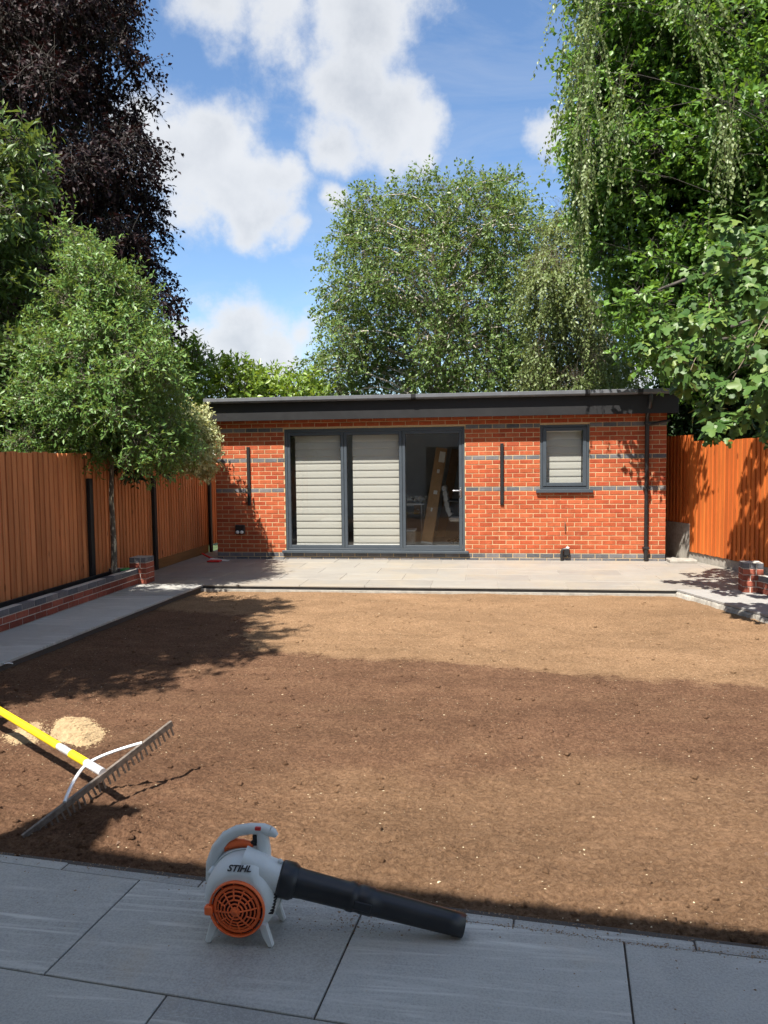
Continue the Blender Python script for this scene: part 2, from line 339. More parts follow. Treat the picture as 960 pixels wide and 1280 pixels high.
leaf_mat('leaf_beech', [(0.0, (0.007, 0.003, 0.004)), (0.6, (0.014, 0.005, 0.006)), (1.0, (0.032, 0.010, 0.010))], 0.10, (0.048, 0.012, 0.011), 0.55, 0.22)
leaf_mat('leaf_small', [(0.0, (0.046, 0.103, 0.023)), (0.5, (0.097, 0.188, 0.043)), (0.85, (0.159, 0.270, 0.066)), (1.0, (0.227, 0.310, 0.101))], 0.26, None, 0.42, 0.4)
leaf_mat('leaf_cherry', [(0.0, (0.032, 0.065, 0.017)), (0.6, (0.076, 0.134, 0.031)), (1.0, (0.153, 0.204, 0.059))], 0.28, None, 0.4)
leaf_mat('leaf_dark', [(0.0, (0.014, 0.034, 0.012)), (1.0, (0.042, 0.078, 0.026))], 0.18, None, 0.4)
leaf_mat('leaf_laurel', [(0.0, (0.086, 0.155, 0.023)), (0.6, (0.172, 0.270, 0.040)), (1.0, (0.265, 0.356, 0.063))], 0.32, None, 0.38, 0.5)
leaf_mat('leaf_pale', [(0.0, (0.17, 0.21, 0.085)), (0.5, (0.38, 0.41, 0.21)), (1.0, (0.60, 0.59, 0.36))], 0.25, None, 0.5)
leaf_mat('leaf_birch', [(0.0, (0.055, 0.098, 0.027)), (0.5, (0.106, 0.175, 0.047)), (1.0, (0.198, 0.275, 0.089))], 0.30, None, 0.42, 0.4)
leaf_mat('leaf_weeping', [(0.0, (0.080, 0.118, 0.036)), (0.5, (0.140, 0.190, 0.062)), (1.0, (0.235, 0.280, 0.115))], 0.30, None, 0.45)
leaf_mat('leaf_big', [(0.0, (0.038, 0.083, 0.016)), (0.5, (0.092, 0.182, 0.030)), (1.0, (0.167, 0.293, 0.051))], 0.28, None, 0.4)
FIG = [(0.0, (0.032, 0.078, 0.016)), (0.5, (0.065, 0.130, 0.027)), (0.85, (0.105, 0.175, 0.039)), (1.0, (0.158, 0.210, 0.039))]
leaf_obj_mat('leaf_fig', FIG, (0.13, 0.22, 0.05))
leaf_mat('leaf_fig_far', FIG, 0.22, (0.13, 0.22, 0.05), 0.45, 0.3)

# ------------------------------------------------------------------ mesh helpers
WL = {}
def reg(o, loc): WL[o.name] = np.array(loc, float)
def empty(name, loc, label, cat, group=None, kind=None):
    o = bpy.data.objects.new(name, None); COL.objects.link(o); o.location = loc; o.empty_display_size = 0.2
    reg(o, loc); tag(o, label, cat, group, kind); return o
def tag(o, label=None, cat=None, group=None, kind=None):
    if label: o['label'] = label
    if cat: o['category'] = cat
    if group: o['group'] = group
    if kind: o['kind'] = kind
    return o
def link(name, me, parent=None, loc=None):
    o = bpy.data.objects.new(name, me); COL.objects.link(o)
    if parent is not None:
        o.parent = parent
        pl = WL[parent.name]; w = pl if loc is None else np.array(loc, float)
        o.location = tuple(w - pl); reg(o, w)
    else:
        w = np.zeros(3) if loc is None else np.array(loc, float)
        o.location = tuple(w); reg(o, w)
    return o

class MB:
    def __init__(s): s.v = []; s.f = []; s.sm = []
    def add(s, vs, fs, smooth=False):
        b = len(s.v); s.v.extend([tuple(map(float, p)) for p in vs]); s.f.extend([tuple(b + i for i in f) for f in fs]); s.sm.extend([smooth] * len(fs)); return s
    def box(s, x0, x1, y0, y1, z0, z1, T=None):
        vs = [(x, y, z) for z in (z0, z1) for y in (y0, y1) for x in (x0, x1)]
        if T is not None: vs = [T(np.array(p)) for p in vs]
        return s.add(vs, [(0, 2, 3, 1), (4, 5, 7, 6), (0, 1, 5, 4), (2, 6, 7, 3), (0, 4, 6, 2), (1, 3, 7, 5)])
    def cbox(s, x0, x1, y0, y1, z0, z1, c=0.005, T=None):      # all edges chamfered
        vs = []; idx = {}
        X = (x0, x1); Y = (y0, y1); Z = (z0, z1)
        for i in (0, 1):
            for j in (0, 1):
                for k in (0, 1):
                    sx, sy, sz = (c if i == 0 else -c), (c if j == 0 else -c), (c if k == 0 else -c)
                    for a, p in enumerate(((X[i], Y[j] + sy, Z[k] + sz), (X[i] + sx, Y[j], Z[k] + sz), (X[i] + sx, Y[j] + sy, Z[k]))):
                        idx[i, j, k, a] = len(vs); vs.append(np.array(p))
        fs = []
        q = lambda *a: tuple(idx[t] for t in a)
        for i in (0, 1): fs.append(q((i, 0, 0, 0), (i, 1, 0, 0), (i, 1, 1, 0), (i, 0, 1, 0)))
        for j in (0, 1): fs.append(q((0, j, 0, 1), (1, j, 0, 1), (1, j, 1, 1), (0, j, 1, 1)))
        for k in (0, 1): fs.append(q((0, 0, k, 2), (1, 0, k, 2), (1, 1, k, 2), (0, 1, k, 2)))
        for i in (0, 1):
            for j in (0, 1):
                fs.append(q((i, j, 0, 0), (i, j, 1, 0), (i, j, 1, 1), (i, j, 0, 1)))
                fs.append(q((i, 0, j, 0), (i, 1, j, 0), (i, 1, j, 2), (i, 0, j, 2)))
                fs.append(q((0, i, j, 1), (1, i, j, 1), (1, i, j, 2), (0, i, j, 2)))
                for k in (0, 1): fs.append(q((i, j, k, 0), (i, j, k, 1), (i, j, k, 2)))
        fs2 = []
        ctr = np.array([(x0 + x1) / 2, (y0 + y1) / 2, (z0 + z1) / 2])
        for f in fs:
            p = [vs[t] for t in f]; n = np.cross(p[1] - p[0], p[2] - p[0])
            fs2.append(f if n @ (p[0] - ctr) > 0 else f[::-1])
        if T is not None: vs = [T(p) for p in vs]
        return s.add(vs, fs2)
    def tube(s, path, rad, n=10, caps=True, smooth=True):
        P = [np.array(p, float) for p in path]; m = len(P)
        rad = [rad] * m if np.isscalar(rad) else list(rad)
        ref = None; vs = []
        for i in range(m):
            d = P[min(i + 1, m - 1)] - P[max(i - 1, 0)]; d = d / (np.linalg.norm(d) + 1e-12)
            if ref is None:
                a = np.array([0, 0, 1.0]) if abs(d[2]) < 0.9 else np.array([1.0, 0, 0]); ref = np.cross(d, a)
            ref = ref - d * (ref @ d); ref /= np.linalg.norm(ref); b = np.cross(d, ref)
            for k in range(n):
                t = 2 * math.pi * k / n; vs.append(P[i] + rad[i] * (math.cos(t) * ref + math.sin(t) * b))
        fs = []
        for i in range(m - 1):
            for k in range(n):
                a = i * n + k; b2 = i * n + (k + 1) % n; fs.append((a, b2, b2 + n, a + n))
        s.add(vs, fs, smooth)
        if caps:
            s.add(vs[:n], [tuple(range(n))[::-1]]); s.add(vs[-n:], [tuple(range(n))])
        return s
    def lathe(s, prof, n=24, org=(0, 0, 0), ax=(0, 0, 1), close=True, smooth=True):
        """prof: (r, h) along ax"""
        ax = np.array(ax, float); ax /= np.linalg.norm(ax)
        a = np.array([1.0, 0, 0]) if abs(ax[0]) < 0.9 else np.array([0, 1.0, 0]); e1 = np.cross(ax, a); e1 /= np.linalg.norm(e1); e2 = np.cross(ax, e1)
        org = np.array(org, float); vs = []; fs = []
        for (r, h) in prof:
            for k in range(n):
                t = 2 * math.pi * k / n; vs.append(org + ax * h + r * (math.cos(t) * e1 + math.sin(t) * e2))
        for i in range(len(prof) - 1):
            for k in range(n):
                a = i * n + k; b = i * n + (k + 1) % n; fs.append((a, b, b + n, a + n))
        s.add(vs, fs, smooth)
        if close:
            if prof[0][0] > 1e-5: s.add(vs[:n], [tuple(range(n))[::-1]])
            if prof[-1][0] > 1e-5: s.add(vs[-n:], [tuple(range(n))])
        return s
    def prism(s, poly, y0, y1, bev=0.0, T=None):
        """poly in (x,z), extruded along y, with bevelled rims"""
        P = np.array(poly, float); n = len(P); c = P.mean(0)
        area = 0.5 * sum(P[i][0] * P[(i + 1) % n][1] - P[(i + 1) % n][0] * P[i][1] for i in range(n))
        if area < 0: P = P[::-1]
        d = np.roll(P, -1, 0) - np.roll(P, 1, 0); nn = np.stack([d[:, 1], -d[:, 0]], 1); nn /= np.linalg.norm(nn, axis=1)[:, None] + 1e-9
        Q = P - nn * bev
        rings = [(Q, y0), (P, y0 + bev), (P, y1 - bev), (Q, y1)] if bev > 0 else [(P, y0), (P, y1)]
        vs = [np.array((p[0], y, p[1])) for ring, y in rings for p in ring]; fs = []
        for i in range(len(rings) - 1):
            for k in range(n):
                a = i * n + k; b = i * n + (k + 1) % n; fs.append((a, b, b + n, a + n))
        fs.append(tuple(range(n))[::-1]); fs.append(tuple((len(rings) - 1) * n + k for k in range(n)))
        if T is not None: vs = [T(p) for p in vs]
        return s.add(vs, fs)
    def build(s, name, material, parent=None, loc=None, kind=None, autosmooth=False):
        V = np.array(s.v)
        if loc is None:
            loc = WL[parent.name] if parent is not None else np.array([(V[:, 0].min() + V[:, 0].max()) / 2, (V[:, 1].min() + V[:, 1].max()) / 2, V[:, 2].min()])
        V = V - np.array(loc)
        me = bpy.data.meshes.new(name); me.from_pydata(V.tolist(), [], s.f); me.materials.append(MATS[material])
        me.polygons.foreach_set('use_smooth', s.sm); me.update()
        o = link(name, me, parent, loc)
        if kind: o['kind'] = kind
        return o

def fast_mesh(name, V, Fc, material, attr=None, smooth=False):
    """V (n,3), Fc (m,k) equal-sized faces"""
    me = bpy.data.meshes.new(name); n, m, k = len(V), len(Fc), Fc.shape[1]
    me.vertices.add(n); me.vertices.foreach_set('co', np.ascontiguousarray(V, np.float32).ravel())
    me.loops.add(m * k); me.loops.foreach_set('vertex_index', np.ascontiguousarray(Fc, np.int32).ravel())
    me.polygons.add(m); me.polygons.foreach_set('loop_start', np.arange(0, m * k, k, dtype=np.int32))
    if smooth: me.polygons.foreach_set('use_smooth', np.ones(m, bool))
    if attr is not None:
        a = me.attributes.new('rnd', 'FLOAT', 'POINT'); a.data.foreach_set('value', np.ascontiguousarray(attr, np.float32))
    me.materials.append(MATS[material]); me.update(calc_edges=True); return me

def vnoise(x, y, seed):
    r = np.random.default_rng(seed); G = r.random((256, 256))
    xi = np.floor(x).astype(int); yi = np.floor(y).astype(int); fx = x - xi; fy = y - yi
    fx = fx * fx * (3 - 2 * fx); fy = fy * fy * (3 - 2 * fy)
    g = lambda a, b: G[a % 256, b % 256]
    return (g(xi, yi) * (1 - fx) + g(xi + 1, yi) * fx) * (1 - fy) + (g(xi, yi + 1) * (1 - fx) + g(xi + 1, yi + 1) * fx) * fy - 0.5

# ================================================================== SETTING
b = MB(); b.add([(-400, -400, -0.32), (400, -400, -0.32), (400, 900, -0.32), (-400, 900, -0.32)], [(0, 1, 2, 3)])
tag(b.build('ground', 'ground_grass', loc=(0, 0, -0.32)), kind='structure')

# --- bare soil lawn
def soil_base(x, y):
    t = np.clip((y - 2.8) / 4.5, 0, 1); t = t * t * (3 - 2 * t)
    z = -0.030 - 0.055 * t
    z = z + 0.045 * np.exp(-(((x + 1.70) / 0.26) ** 2 + ((y - 3.24) / 0.15) ** 2))       # soil drawn up by the rake
    return z
def soil_z(x, y):
    x = np.asarray(x, float); y = np.asarray(y, float); z = soil_base(x, y)
    a = vnoise(x * 1.3, y * 1.3, 1) * 0.022 + vnoise(x * 4, y * 4, 2) * 0.010
    near = np.clip((7.0 - y) / 4.0, 0.25, 1)
    c = (vnoise(x * 18, y * 18, 3) * 0.014 + vnoise(x * 45, y * 45, 4) * 0.015 + vnoise(x * 85, y * 85, 14) * 0.009 + np.maximum(0, vnoise(x * 28 + 9, y * 28, 5) - 0.2) * 0.045) * near
    rid = np.sin((y + 0.02 * x + vnoise(x * 1.5, y * 1.5, 6) * 0.05) * 2 * math.pi / 0.042) * 0.0036 * np.clip(vnoise(x * .6, y * .6, 8) * 3 + 0.6, 0.1, 1)
    heap = np.exp(-(((x + 1.68) / 0.36) ** 2 + ((y - 3.26) / 0.20) ** 2))
    c2 = heap * (np.abs(vnoise(x * 16, y * 16, 11)) * 0.05 + vnoise(x * 36, y * 36, 12) * 0.02)
    return z + a + c + rid + c2
ys = [2.45]
while ys[-1] < 10.32: ys.append(ys[-1] + 0.0062 + 0.0022 * (ys[-1] - 2.4))
ys = np.array(ys); xs = np.linspace(-4.45, 5.3, 620)
XX, YY = np.meshgrid(xs, ys); ZZ = soil_z(XX, YY)
nx, ny = len(xs), len(ys)
V = np.stack([XX.ravel(), YY.ravel(), ZZ.ravel()], 1)
ii = (np.arange(ny - 1)[:, None] * nx + np.arange(nx - 1)[None]).ravel()
Fc = np.stack([ii, ii + 1, ii + nx + 1, ii + nx], 1)
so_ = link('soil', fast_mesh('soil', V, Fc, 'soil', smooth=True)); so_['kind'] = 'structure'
b = MB(); b.box(-4.6, 5.6, 2.2, 10.3, -0.33, -0.2); tag(b.build('subsoil', 'planter_soil'), kind='structure')

# --- loose crumbs, straw and wood bits on the soil
OCT = np.array([(1, 0, 0), (-1, 0, 0), (0, 1, 0), (0, -1, 0), (0, 0, 1), (0, 0, -1)], float)
OF = np.array([(0, 2, 4), (2, 1, 4), (1, 3, 4), (3, 0, 4), (2, 0, 5), (1, 2, 5), (3, 1, 5), (0, 3, 5)])
PYR = np.array([(1, 0, -.4), (0, 1, -.4), (-1, 0, -.4), (0, -1, -.4), (.1, .1, 1)], float)
PF = np.array([(0, 1, 4), (1, 2, 4), (2, 3, 4), (3, 0, 4)])
def scatter(name, n, smin, smax, material, flat=1.0, pts=None, longf=1.0, seed=1, zf=soil_z, ypow=2.0, base=(PYR, PF)):
    OCT, OF = base; nvb = len(OCT)
    r = np.random.default_rng(seed)
    if pts is None:
        y = 2.72 + (10.0 - 2.72) * r.random(n) ** ypow; x = -4.0 + 8.5 * r.random(n)
        k = (x < 2.45 + (10.1 - y) * 0.34) & (x > -3.95 - (10 - y) * 0.03) & (y > 2.843 - 0.1 * (x + 1.394) + 0.03)
        x, y = x[k], y[k]; z = zf(x, y)
    else: x, y, z = pts.T
    n = len(x); s = smin + (smax - smin) * r.random(n) ** 2.5
    sc = np.stack([s * longf, s, s * flat], 1) * (0.7 + 0.6 * r.random((n, 3)))
    a = r.random(n) * 6.283; ca, sa = np.cos(a), np.sin(a)
    L = OCT[None] * (1 + 0.35 * (r.random((n, nvb, 1)) - .5)) * sc[:, None]
    X = L[..., 0] * ca[:, None] - L[..., 1] * sa[:, None] + x[:, None]; Y = L[..., 0] * sa[:, None] + L[..., 1] * ca[:, None] + y[:, None]
    Z = L[..., 2] + z[:, None] + 0.2 * sc[:, 2][:, None]
    V = np.stack([X, Y, Z], 2).reshape(-1, 3); Fc = (OF[None] + nvb * np.arange(n)[:, None, None]).reshape(-1, 3)
    return fast_mesh(name, V, Fc, material)
o = link('soil_crumbs', scatter('soil_crumbs', 95000, 0.002, 0.0105, 'soil', 0.7, seed=3))
tag(o, 'brown crumbs of loose soil over the raked garden bed', 'soil crumbs', kind='stuff')
o = link('soil_clods', scatter('soil_clods', 2600, 0.006, 0.024, 'soil', 0.6, seed=4, ypow=1.7, base=(OCT, OF)))
tag(o, 'larger brown clods dotted over the raked soil bed', 'soil clods', kind='stuff')
o = link('straw_flecks', scatter('straw_flecks', 3800, 0.0016, 0.0048, 'straw', 0.4, longf=1.6, seed=5, ypow=1.5))
tag(o, 'pale flecks of straw and seed strewn over the brown soil', 'straw flecks', kind='stuff')
o = link('wood_chips', scatter('wood_chips', 500, 0.003, 0.009, 'wood_bit', 0.3, longf=3.0, seed=6, ypow=1.6))
tag(o, 'dark slivers of wood scattered thinly over the brown soil', 'wood slivers', kind='stuff')

r_ = np.random.default_rng(77); nn_ = 2400
uu = r_.random(nn_) * 4.6 - 1.4; vv = .07 - np.abs(r_.normal(size=nn_)) * np.where(r_.random(nn_) < .75, .035, .22)
near_b = r_.random(nn_) < .16; uu = np.where(near_b, .93 + r_.normal(size=nn_) * .09, uu); vv = np.where(near_b, -.10 + r_.normal(size=nn_) * .045, vv)
sand = np.arange(nn_) % 3 == 0; uu = np.where(sand, 1.2 + 1.6 * r_.random(nn_), uu); vv = np.where(sand, -.004 + r_.normal(size=nn_) * .008 + .006 * np.sin(uu * 9), vv)
pts = np.stack([-1.394 + .995 * uu + .0994 * vv, 2.843 - .0994 * uu + .995 * vv, np.full(nn_, .0008)], 1)
o = link('spilled_soil', scatter('spilled_soil', 0, 0.0008, 0.0048, 'crumb_dry', 0.5, pts=pts, seed=78))
tag(o, 'crumbs of soil spilled over the edge of the grey patio slabs', 'soil crumbs', kind='stuff')

# --- paving helper: slabs with chamfered edges laid as separate parts
def slab_poly(name, poly, z1, th, material, parent, c=0.004):
    """poly: world xy corners (ccw). top face inset by a small chamfer"""
    P = np.array(poly, float); ctr = P.mean(0); n = len(P)
    d = (P - ctr); dl = np.linalg.norm(d, axis=1)[:, None]; Q = ctr + d * (1 - c * 1.4 / dl)
    loc = np.array([ctr[0], ctr[1], z1 - th])
    vs = [(p[0], p[1], z1 - th) for p in P] + [(p[0], p[1], z1 - c) for p in P] + [(p[0], p[1], z1) for p in Q]
    fs = [tuple(range(n))[::-1], tuple(2 * n + k for k in range(n))]
    for i in (0, 1):
        for k in range(n): fs.append((i * n + k, i * n + (k + 1) % n, (i + 1) * n + (k + 1) % n, (i + 1) * n + k))
    return MB().add(vs, fs).build(name, material, parent, loc=loc)

# --- front patio (shaded by the house), its grid turned to the house behind the camera
A = np.array([-1.394, 2.843]); PU = np.array([0.9950, -0.0994]); PV = np.array([0.0994, 0.9950])
pp = lambda u, v: A + PU * u + PV * v
b = MB(); q = [pp(-4.2, 0.085), pp(-4.2, -3.6), pp(6.0, -3.6), pp(6.0, 0.085)]
b.add([(p[0], p[1], -0.25) for p in q] + [(p[0], p[1], -0.009) for p in q], [(3, 2, 1, 0), (4, 5, 6, 7), (0, 1, 5, 4), (1, 2, 6, 5), (2, 3, 7, 6), (3, 0, 4, 7)])
patio = b.build('patio', 'grout', loc=(0, 1, -0.25)); patio['kind'] = 'structure'
g = 0.0035; SW, SH = 0.936, 0.592
for row in range(6):
    off = 0.0 if row % 2 == 0 else -SW * 0.52
    for k in range(-4, 7):
        u0, u1 = off + k * SW + g, off + (k + 1) * SW - g; v1, v0 = -row * SH - g, -(row + 1) * SH + g
        u0 = max(u0, -4.15); u1 = min(u1, 5.95)
        if u1 - u0 < 0.05: continue
        dz = random.uniform(-0.0008, 0.0008)
        slab_poly('paving_slab', [pp(u0, v0), pp(u1, v0), pp(u1, v1), pp(u0, v1)], dz, 0.02, 'slab_grey', patio, 0.0025)
for k in range(-7, 10):                                        # narrow edging strip along the soil
    u0, u1 = k * 0.62 + 0.25 + g, (k + 1) * 0.62 + 0.25 - g
    if u0 < -4.15 or u1 > 5.9: continue
    v1 = 0.060 + random.uniform(-.010, .010)
    slab_poly('edging_slab', [pp(u0, g), pp(u1, g), pp(u1, v1), pp(u0, v1)], -0.004 + random.uniform(-.002, .001), 0.03, 'slab_grey', patio, 0.003)

# --- terrace in front of the garden room
HY = 13.05                                                     # facade plane
TF = 10.19                                                     # terrace front edge
def right_x(y): return 3.43 + (12.85 - y) * 0.304              # right fence line
def rpath_x(y): return 2.44 + (10.11 - y) * 0.34               # right path edge towards the soil
b = MB(); b.add([(-5.25, TF + 0.035, -0.3), (right_x(TF), TF + 0.035, -0.3), (right_x(13.9), 13.9, -0.3), (-4.0, 20.5, -0.3), (-5.29, 20.5, -0.3),
                 (-5.25, TF + 0.035, -0.006), (right_x(TF), TF + 0.035, -0.006), (right_x(13.9), 13.9, -0.006), (-4.0, 20.5, -0.006), (-5.29, 20.5, -0.006)],
                [(4, 3, 2, 1, 0), (5, 6, 7, 8, 9), (0, 1, 6, 5), (1, 2, 7, 6), (2, 3, 8, 7), (3, 4, 9, 8), (4, 0, 5, 9)])
terrace = b.build('terrace', 'concrete', loc=(-0.9, 11.6, -0.3)); terrace['kind'] = 'structure'
rows = [TF, 10.79, 11.39, 11.99, 12.59, 13.19]
for r_ in range(len(rows) - 1):
    y0, y1 = rows[r_] + 0.003, min(rows[r_ + 1] - 0.003, 13.045)
    x = -5.25 - (0.45 if r_ % 2 else 0.0)
    while x < 4.3:
        x0, x1 = max(x + 0.003, -5.245), x + 0.897
        xr0, xr1 = right_x(y0) - 0.01, right_x(y1) - 0.01
        if x0 < xr1 - 0.05:
            P = [(x0, y0), (min(x1, xr0), y0), (min(x1, xr1), y1), (x0, y1)]
            slab_poly('paving_slab', P, random.uniform(-0.0015, 0.0015), 0.02, 'slab_terrace', terrace)
        x += 0.9
# the black slab edge and pale concrete foot seen along the soil
b = MB(); b.box(-3.93, 2.44, TF + 0.012, TF + 0.03, -0.058, -0.021); b.build('edge_trim', 'black_plastic', terrace)
b = MB(); b.box(-3.95, 2.5, TF - 0.035, TF + 0.03, -0.2, -0.060); b.build('kerb_foot', 'concrete', terrace)

# --- left path (grey slabs) between planter wall and soil
b = MB(); b.add([(-4.86, 2.9, -.28), (-4.24, 2.9, -.28), (-3.955, TF - .002, -.28), (-4.86, TF - .002, -.28), (-4.86, 2.9, -.024), (-4.24, 2.9, -.024), (-3.955, TF - .002, -.024), (-4.86, TF - .002, -.024)],
                [(3, 2, 1, 0), (4, 5, 6, 7), (0, 1, 5, 4), (1, 2, 6, 5), (2, 3, 7, 6), (3, 0, 4, 7)])
lpath = b.build('left_path', 'grout', loc=(-4.4, 6.5, -.28)); lpath['kind'] = 'structure'
y = 2.95
def lx(y): return -4.225 + 0.04 * (y - 2.9) + (0.02 if y > 9.7 else 0)
while y < TF - 0.1:
    y1 = min(y + 0.9, TF - 0.004)
    slab_poly('paving_slab', [(-4.855, y + .003), (lx(y), y + .003), (lx(y1), y1 - .003), (-4.855, y1 - .003)], random.uniform(-.001, .001) + .003, 0.026, 'slab_grey', lpath)
    y += 0.9

# --- right path, splayed with the plot
b = MB(); y0, y1 = 3.0, TF - 0.003
q = [(rpath_x(y0) + .04, y0), (rpath_x(y0) + 1.0, y0), (rpath_x(y1) + 1.0, y1), (rpath_x(y1) + .04, y1)]
b.add([(p[0], p[1], -.28) for p in q] + [(p[0], p[1], -.024) for p in q], [(3, 2, 1, 0), (4, 5, 6, 7), (0, 1, 5, 4), (1, 2, 6, 5), (2, 3, 7, 6), (3, 0, 4, 7)])
rpath = b.build('right_path', 'concrete', loc=(3.5, 6.5, -.28)); rpath['kind'] = 'structure'
y = TF - 0.004
while y > 3.3:
    ya = y - 0.9
    slab_poly('paving_slab', [(rpath_x(ya), ya + .003), (rpath_x(ya) + .98, ya + .003), (rpath_x(y) + .98, y - .003), (rpath_x(y), y - .003)], random.uniform(-.001, .001) + .002, 0.026, 'slab_path', rpath)
    y -= 0.9
# rough mortar haunch along its soil side
vs = []; rr_ = np.random.default_rng(8); nh = 420
for k in range(nh):
    yy = TF - 0.01 - 6.2 * k / nh; x0 = rpath_x(yy); w_ = .030 + .012 * math.sin(k * .11) + .008 * math.sin(k * .37 + 1) + .004 * rr_.normal()
    for f_, dz in ((-.012, -.027), (.25, -.034), (.6, -.052), (1.0, -.10)):
        vs.append((x0 - (w_ * f_ if f_ > 0 else f_) + rr_.normal() * .0015, yy, dz + rr_.normal() * .003))
fs = [(4 * k + j, 4 * k + j + 1, 4 * k + j + 5, 4 * k + j + 4) for k in range(nh - 1) for j in range(3)]
MB().add(vs, fs).build('mortar_haunch', 'concrete', rpath)

# ================================================================== GARDEN ROOM
room = empty('garden_room', (-0.92, HY, 0), 'flat-roofed red brick garden room with dark fascia and bifold doors', 'building')
X0, X1 = -4.74, 2.905; ZC = 0.0775; CO = 0.075
DOOR = (-3.49, -0.37, 0.155, 2.262); WIN = (0.879, 1.68, 1.165, 2.262)
TOP = 2.50
b = MB(); yf, yb = HY + 0.005, HY + 0.10
for (x0, x1, z0, z1) in ((X0 + .004, DOOR[0], -.1, TOP), (DOOR[0], DOOR[1], -.1, DOOR[2] - .03), (DOOR[0], DOOR[1], DOOR[3], TOP), (DOOR[1], WIN[0], -.1, TOP), (WIN[0], WIN[1], -.1, WIN[2]), (WIN[0], WIN[1], WIN[3], TOP), (WIN[1], X1 - .004, -.1, TOP)):
    b.box(x0, x1, yf, yb, z0, z1)
wall = b.build('wall', 'mortar', room)
# side and back walls
b = MB(); b.box(X0 + .006, X0 + .1, HY + .1, 17.0, -.1, TOP); b.box(X1 - .1, X1 - .006, HY + .1, 17.0, -.1, TOP); b.box(X0 + .1, X1 - .1, 16.9, 17.0, -.1, TOP)
b.build('outer_wall', 'house_brick', room)
def brick_mesh(L, Hh, D, material, c=0.004):
    """brick with its face in the -y direction, origin at centre of the face; rounded arrises"""
    x, z = L / 2, Hh / 2
    vs = [(-x, D, -z), (x, D, -z), (x, D, z), (-x, D, z), (-x, c, -z), (x, c, -z), (x, c, z), (-x, c, z),
          (-x + c, 0, -z + c), (x - c, 0, -z + c), (x - c, 0, z - c), (-x + c, 0, z - c)]
    fs = [(0, 3, 2, 1), (8, 9, 10, 11)]
    for i in (0, 4):
        for k in range(4): fs.append((i + k, i + (k + 1) % 4, i + 4 + (k + 1) % 4, i + 4 + k))
    me = bpy.data.meshes.new('brick'); me.from_pydata(vs, [], fs); me.materials.append(MATS[material]); me.update(); return me
bm_cache = {}
def get_brick(L, material, H_=0.065, D=0.06):
    k = (round(L, 3), material, H_, D)
    if k not in bm_cache: bm_cache[k] = brick_mesh(round(L, 3), H_, D, material)
    return bm_cache[k]
def put_brick(me, loc, parent, rotz=0.0, name='brick'):
    o = link(name, me, parent, loc); o.rotation_euler[2] = rotz; return o
BLUE = {-1, 0, 15, 22, 29}
reds = []
for k in range(-1, 32):
    zc = ZC + CO * k; z0, z1 = zc - .0325, zc + .0325
    x = X0 - (0.1125 if k % 2 else 0.0)
    segs = []
    while x < X1:
        segs.append([max(x + .0, X0), min(x + .215, X1)]); x += .225
    for ex in ((DOOR, 0.0), (WIN, 0.0)):
        d = ex[0]
        if z0 < d[3] - .02 and z1 > d[2] - (.03 if d is DOOR else .0):
            ns = []
            for s_ in segs:
                if s_[1] <= d[0] or s_[0] >= d[1]: ns.append(s_); continue
                if s_[0] < d[0] - .04: ns.append([s_[0], d[0] - .003])
                if s_[1] > d[1] + .04: ns.append([d[1] + .003, s_[1]])
            segs = ns
    for s_ in segs:
        L = s_[1] - s_[0]
        if L < .03: continue
        c = ((s_[0] + s_[1]) / 2, HY + random.uniform(-.0015, .0015), zc + random.uniform(-.0012, .0012))
        if k in BLUE: put_brick(get_brick(L, 'brick_blue'), c, wall, name='blue_brick')
        else: reds.append((c, L))
def vis_key(r_):
    c, L = r_; return -(abs(proj((c[0] + L / 2, c[1], c[2]))[0] - proj((c[0] - L / 2, c[1], c[2]))[0]))
reds.sort(key=vis_key)
for c, L in reds[:300]: put_brick(get_brick(L, 'brick_red'), c, wall)
b = MB()
for c, L in reds[300:]:
    me = get_brick(L, 'brick_red'); vs = [(v.co.x + c[0], v.co.y + c[1], v.co.z + c[2]) for v in me.vertices]
    b.add(vs, [tuple(p.vertices) for p in me.polygons])
b.build('brickwork', 'brick_red', wall, kind='stuff')

# roof: deck, fascia, soffit, gutter
FY = HY - 0.245; GX0, GX1 = X0 - 0.06, 3.03
b = MB(); b.box(GX0 + .01, GX1 - .01, FY + .02, 17.2, 2.52, 2.80); roof = b.build('roof', 'roof_felt', room)
b = MB(); b.cbox(GX0, GX1, FY, FY + .022, 2.405, 2.775, .003); b.build('fascia', 'fascia_dark', roof)
b = MB(); b.box(GX0 + .005, GX1 - .005, FY + .0225, HY + .02, 2.44, 2.452); b.build('soffit', 'fascia_dark', roof)
for x in (GX1 - .012,):
    b = MB(); b.cbox(x - .01, x + .012, FY + .023, 17.2, 2.405, 2.775, .003); b.build('verge_board', 'fascia_dark', roof)
b = MB()
prof = [(0, 2.79), (-.105, 2.79), (-.112, 2.785), (-.112, 2.735), (-.10, 2.715), (-.06, 2.708), (0, 2.708)]
def ext_x(prof, x0, x1):
    n = len(prof); vs = [(x, FY + p[0] - .001, p[1]) for x in (x0, x1) for p in prof]
    fs = [(k, (k + 1) % n, n + (k + 1) % n, n + k) for k in range(n)] + [tuple(range(n))[::-1], tuple(range(n, 2 * n))]
    return vs, fs
for x0, x1 in ((GX0, -1.2), (-1.197, 1.6), (1.603, GX1)):
    b.add(*ext_x(prof, x0, x1))
gut = b.build('gutter', 'gutter_grey', roof)
for x in (-1.198, 1.602, 2.42):
    b = MB(); pr = [(p[0] - (.004 if p[0] < 0 else 0), p[1] + (.003 if p[1] > 2.75 else -.003)) for p in prof]; b.add(*ext_x(pr, x - .04, x + .04)); b.build('gutter_joint', 'fascia_dark', roof)
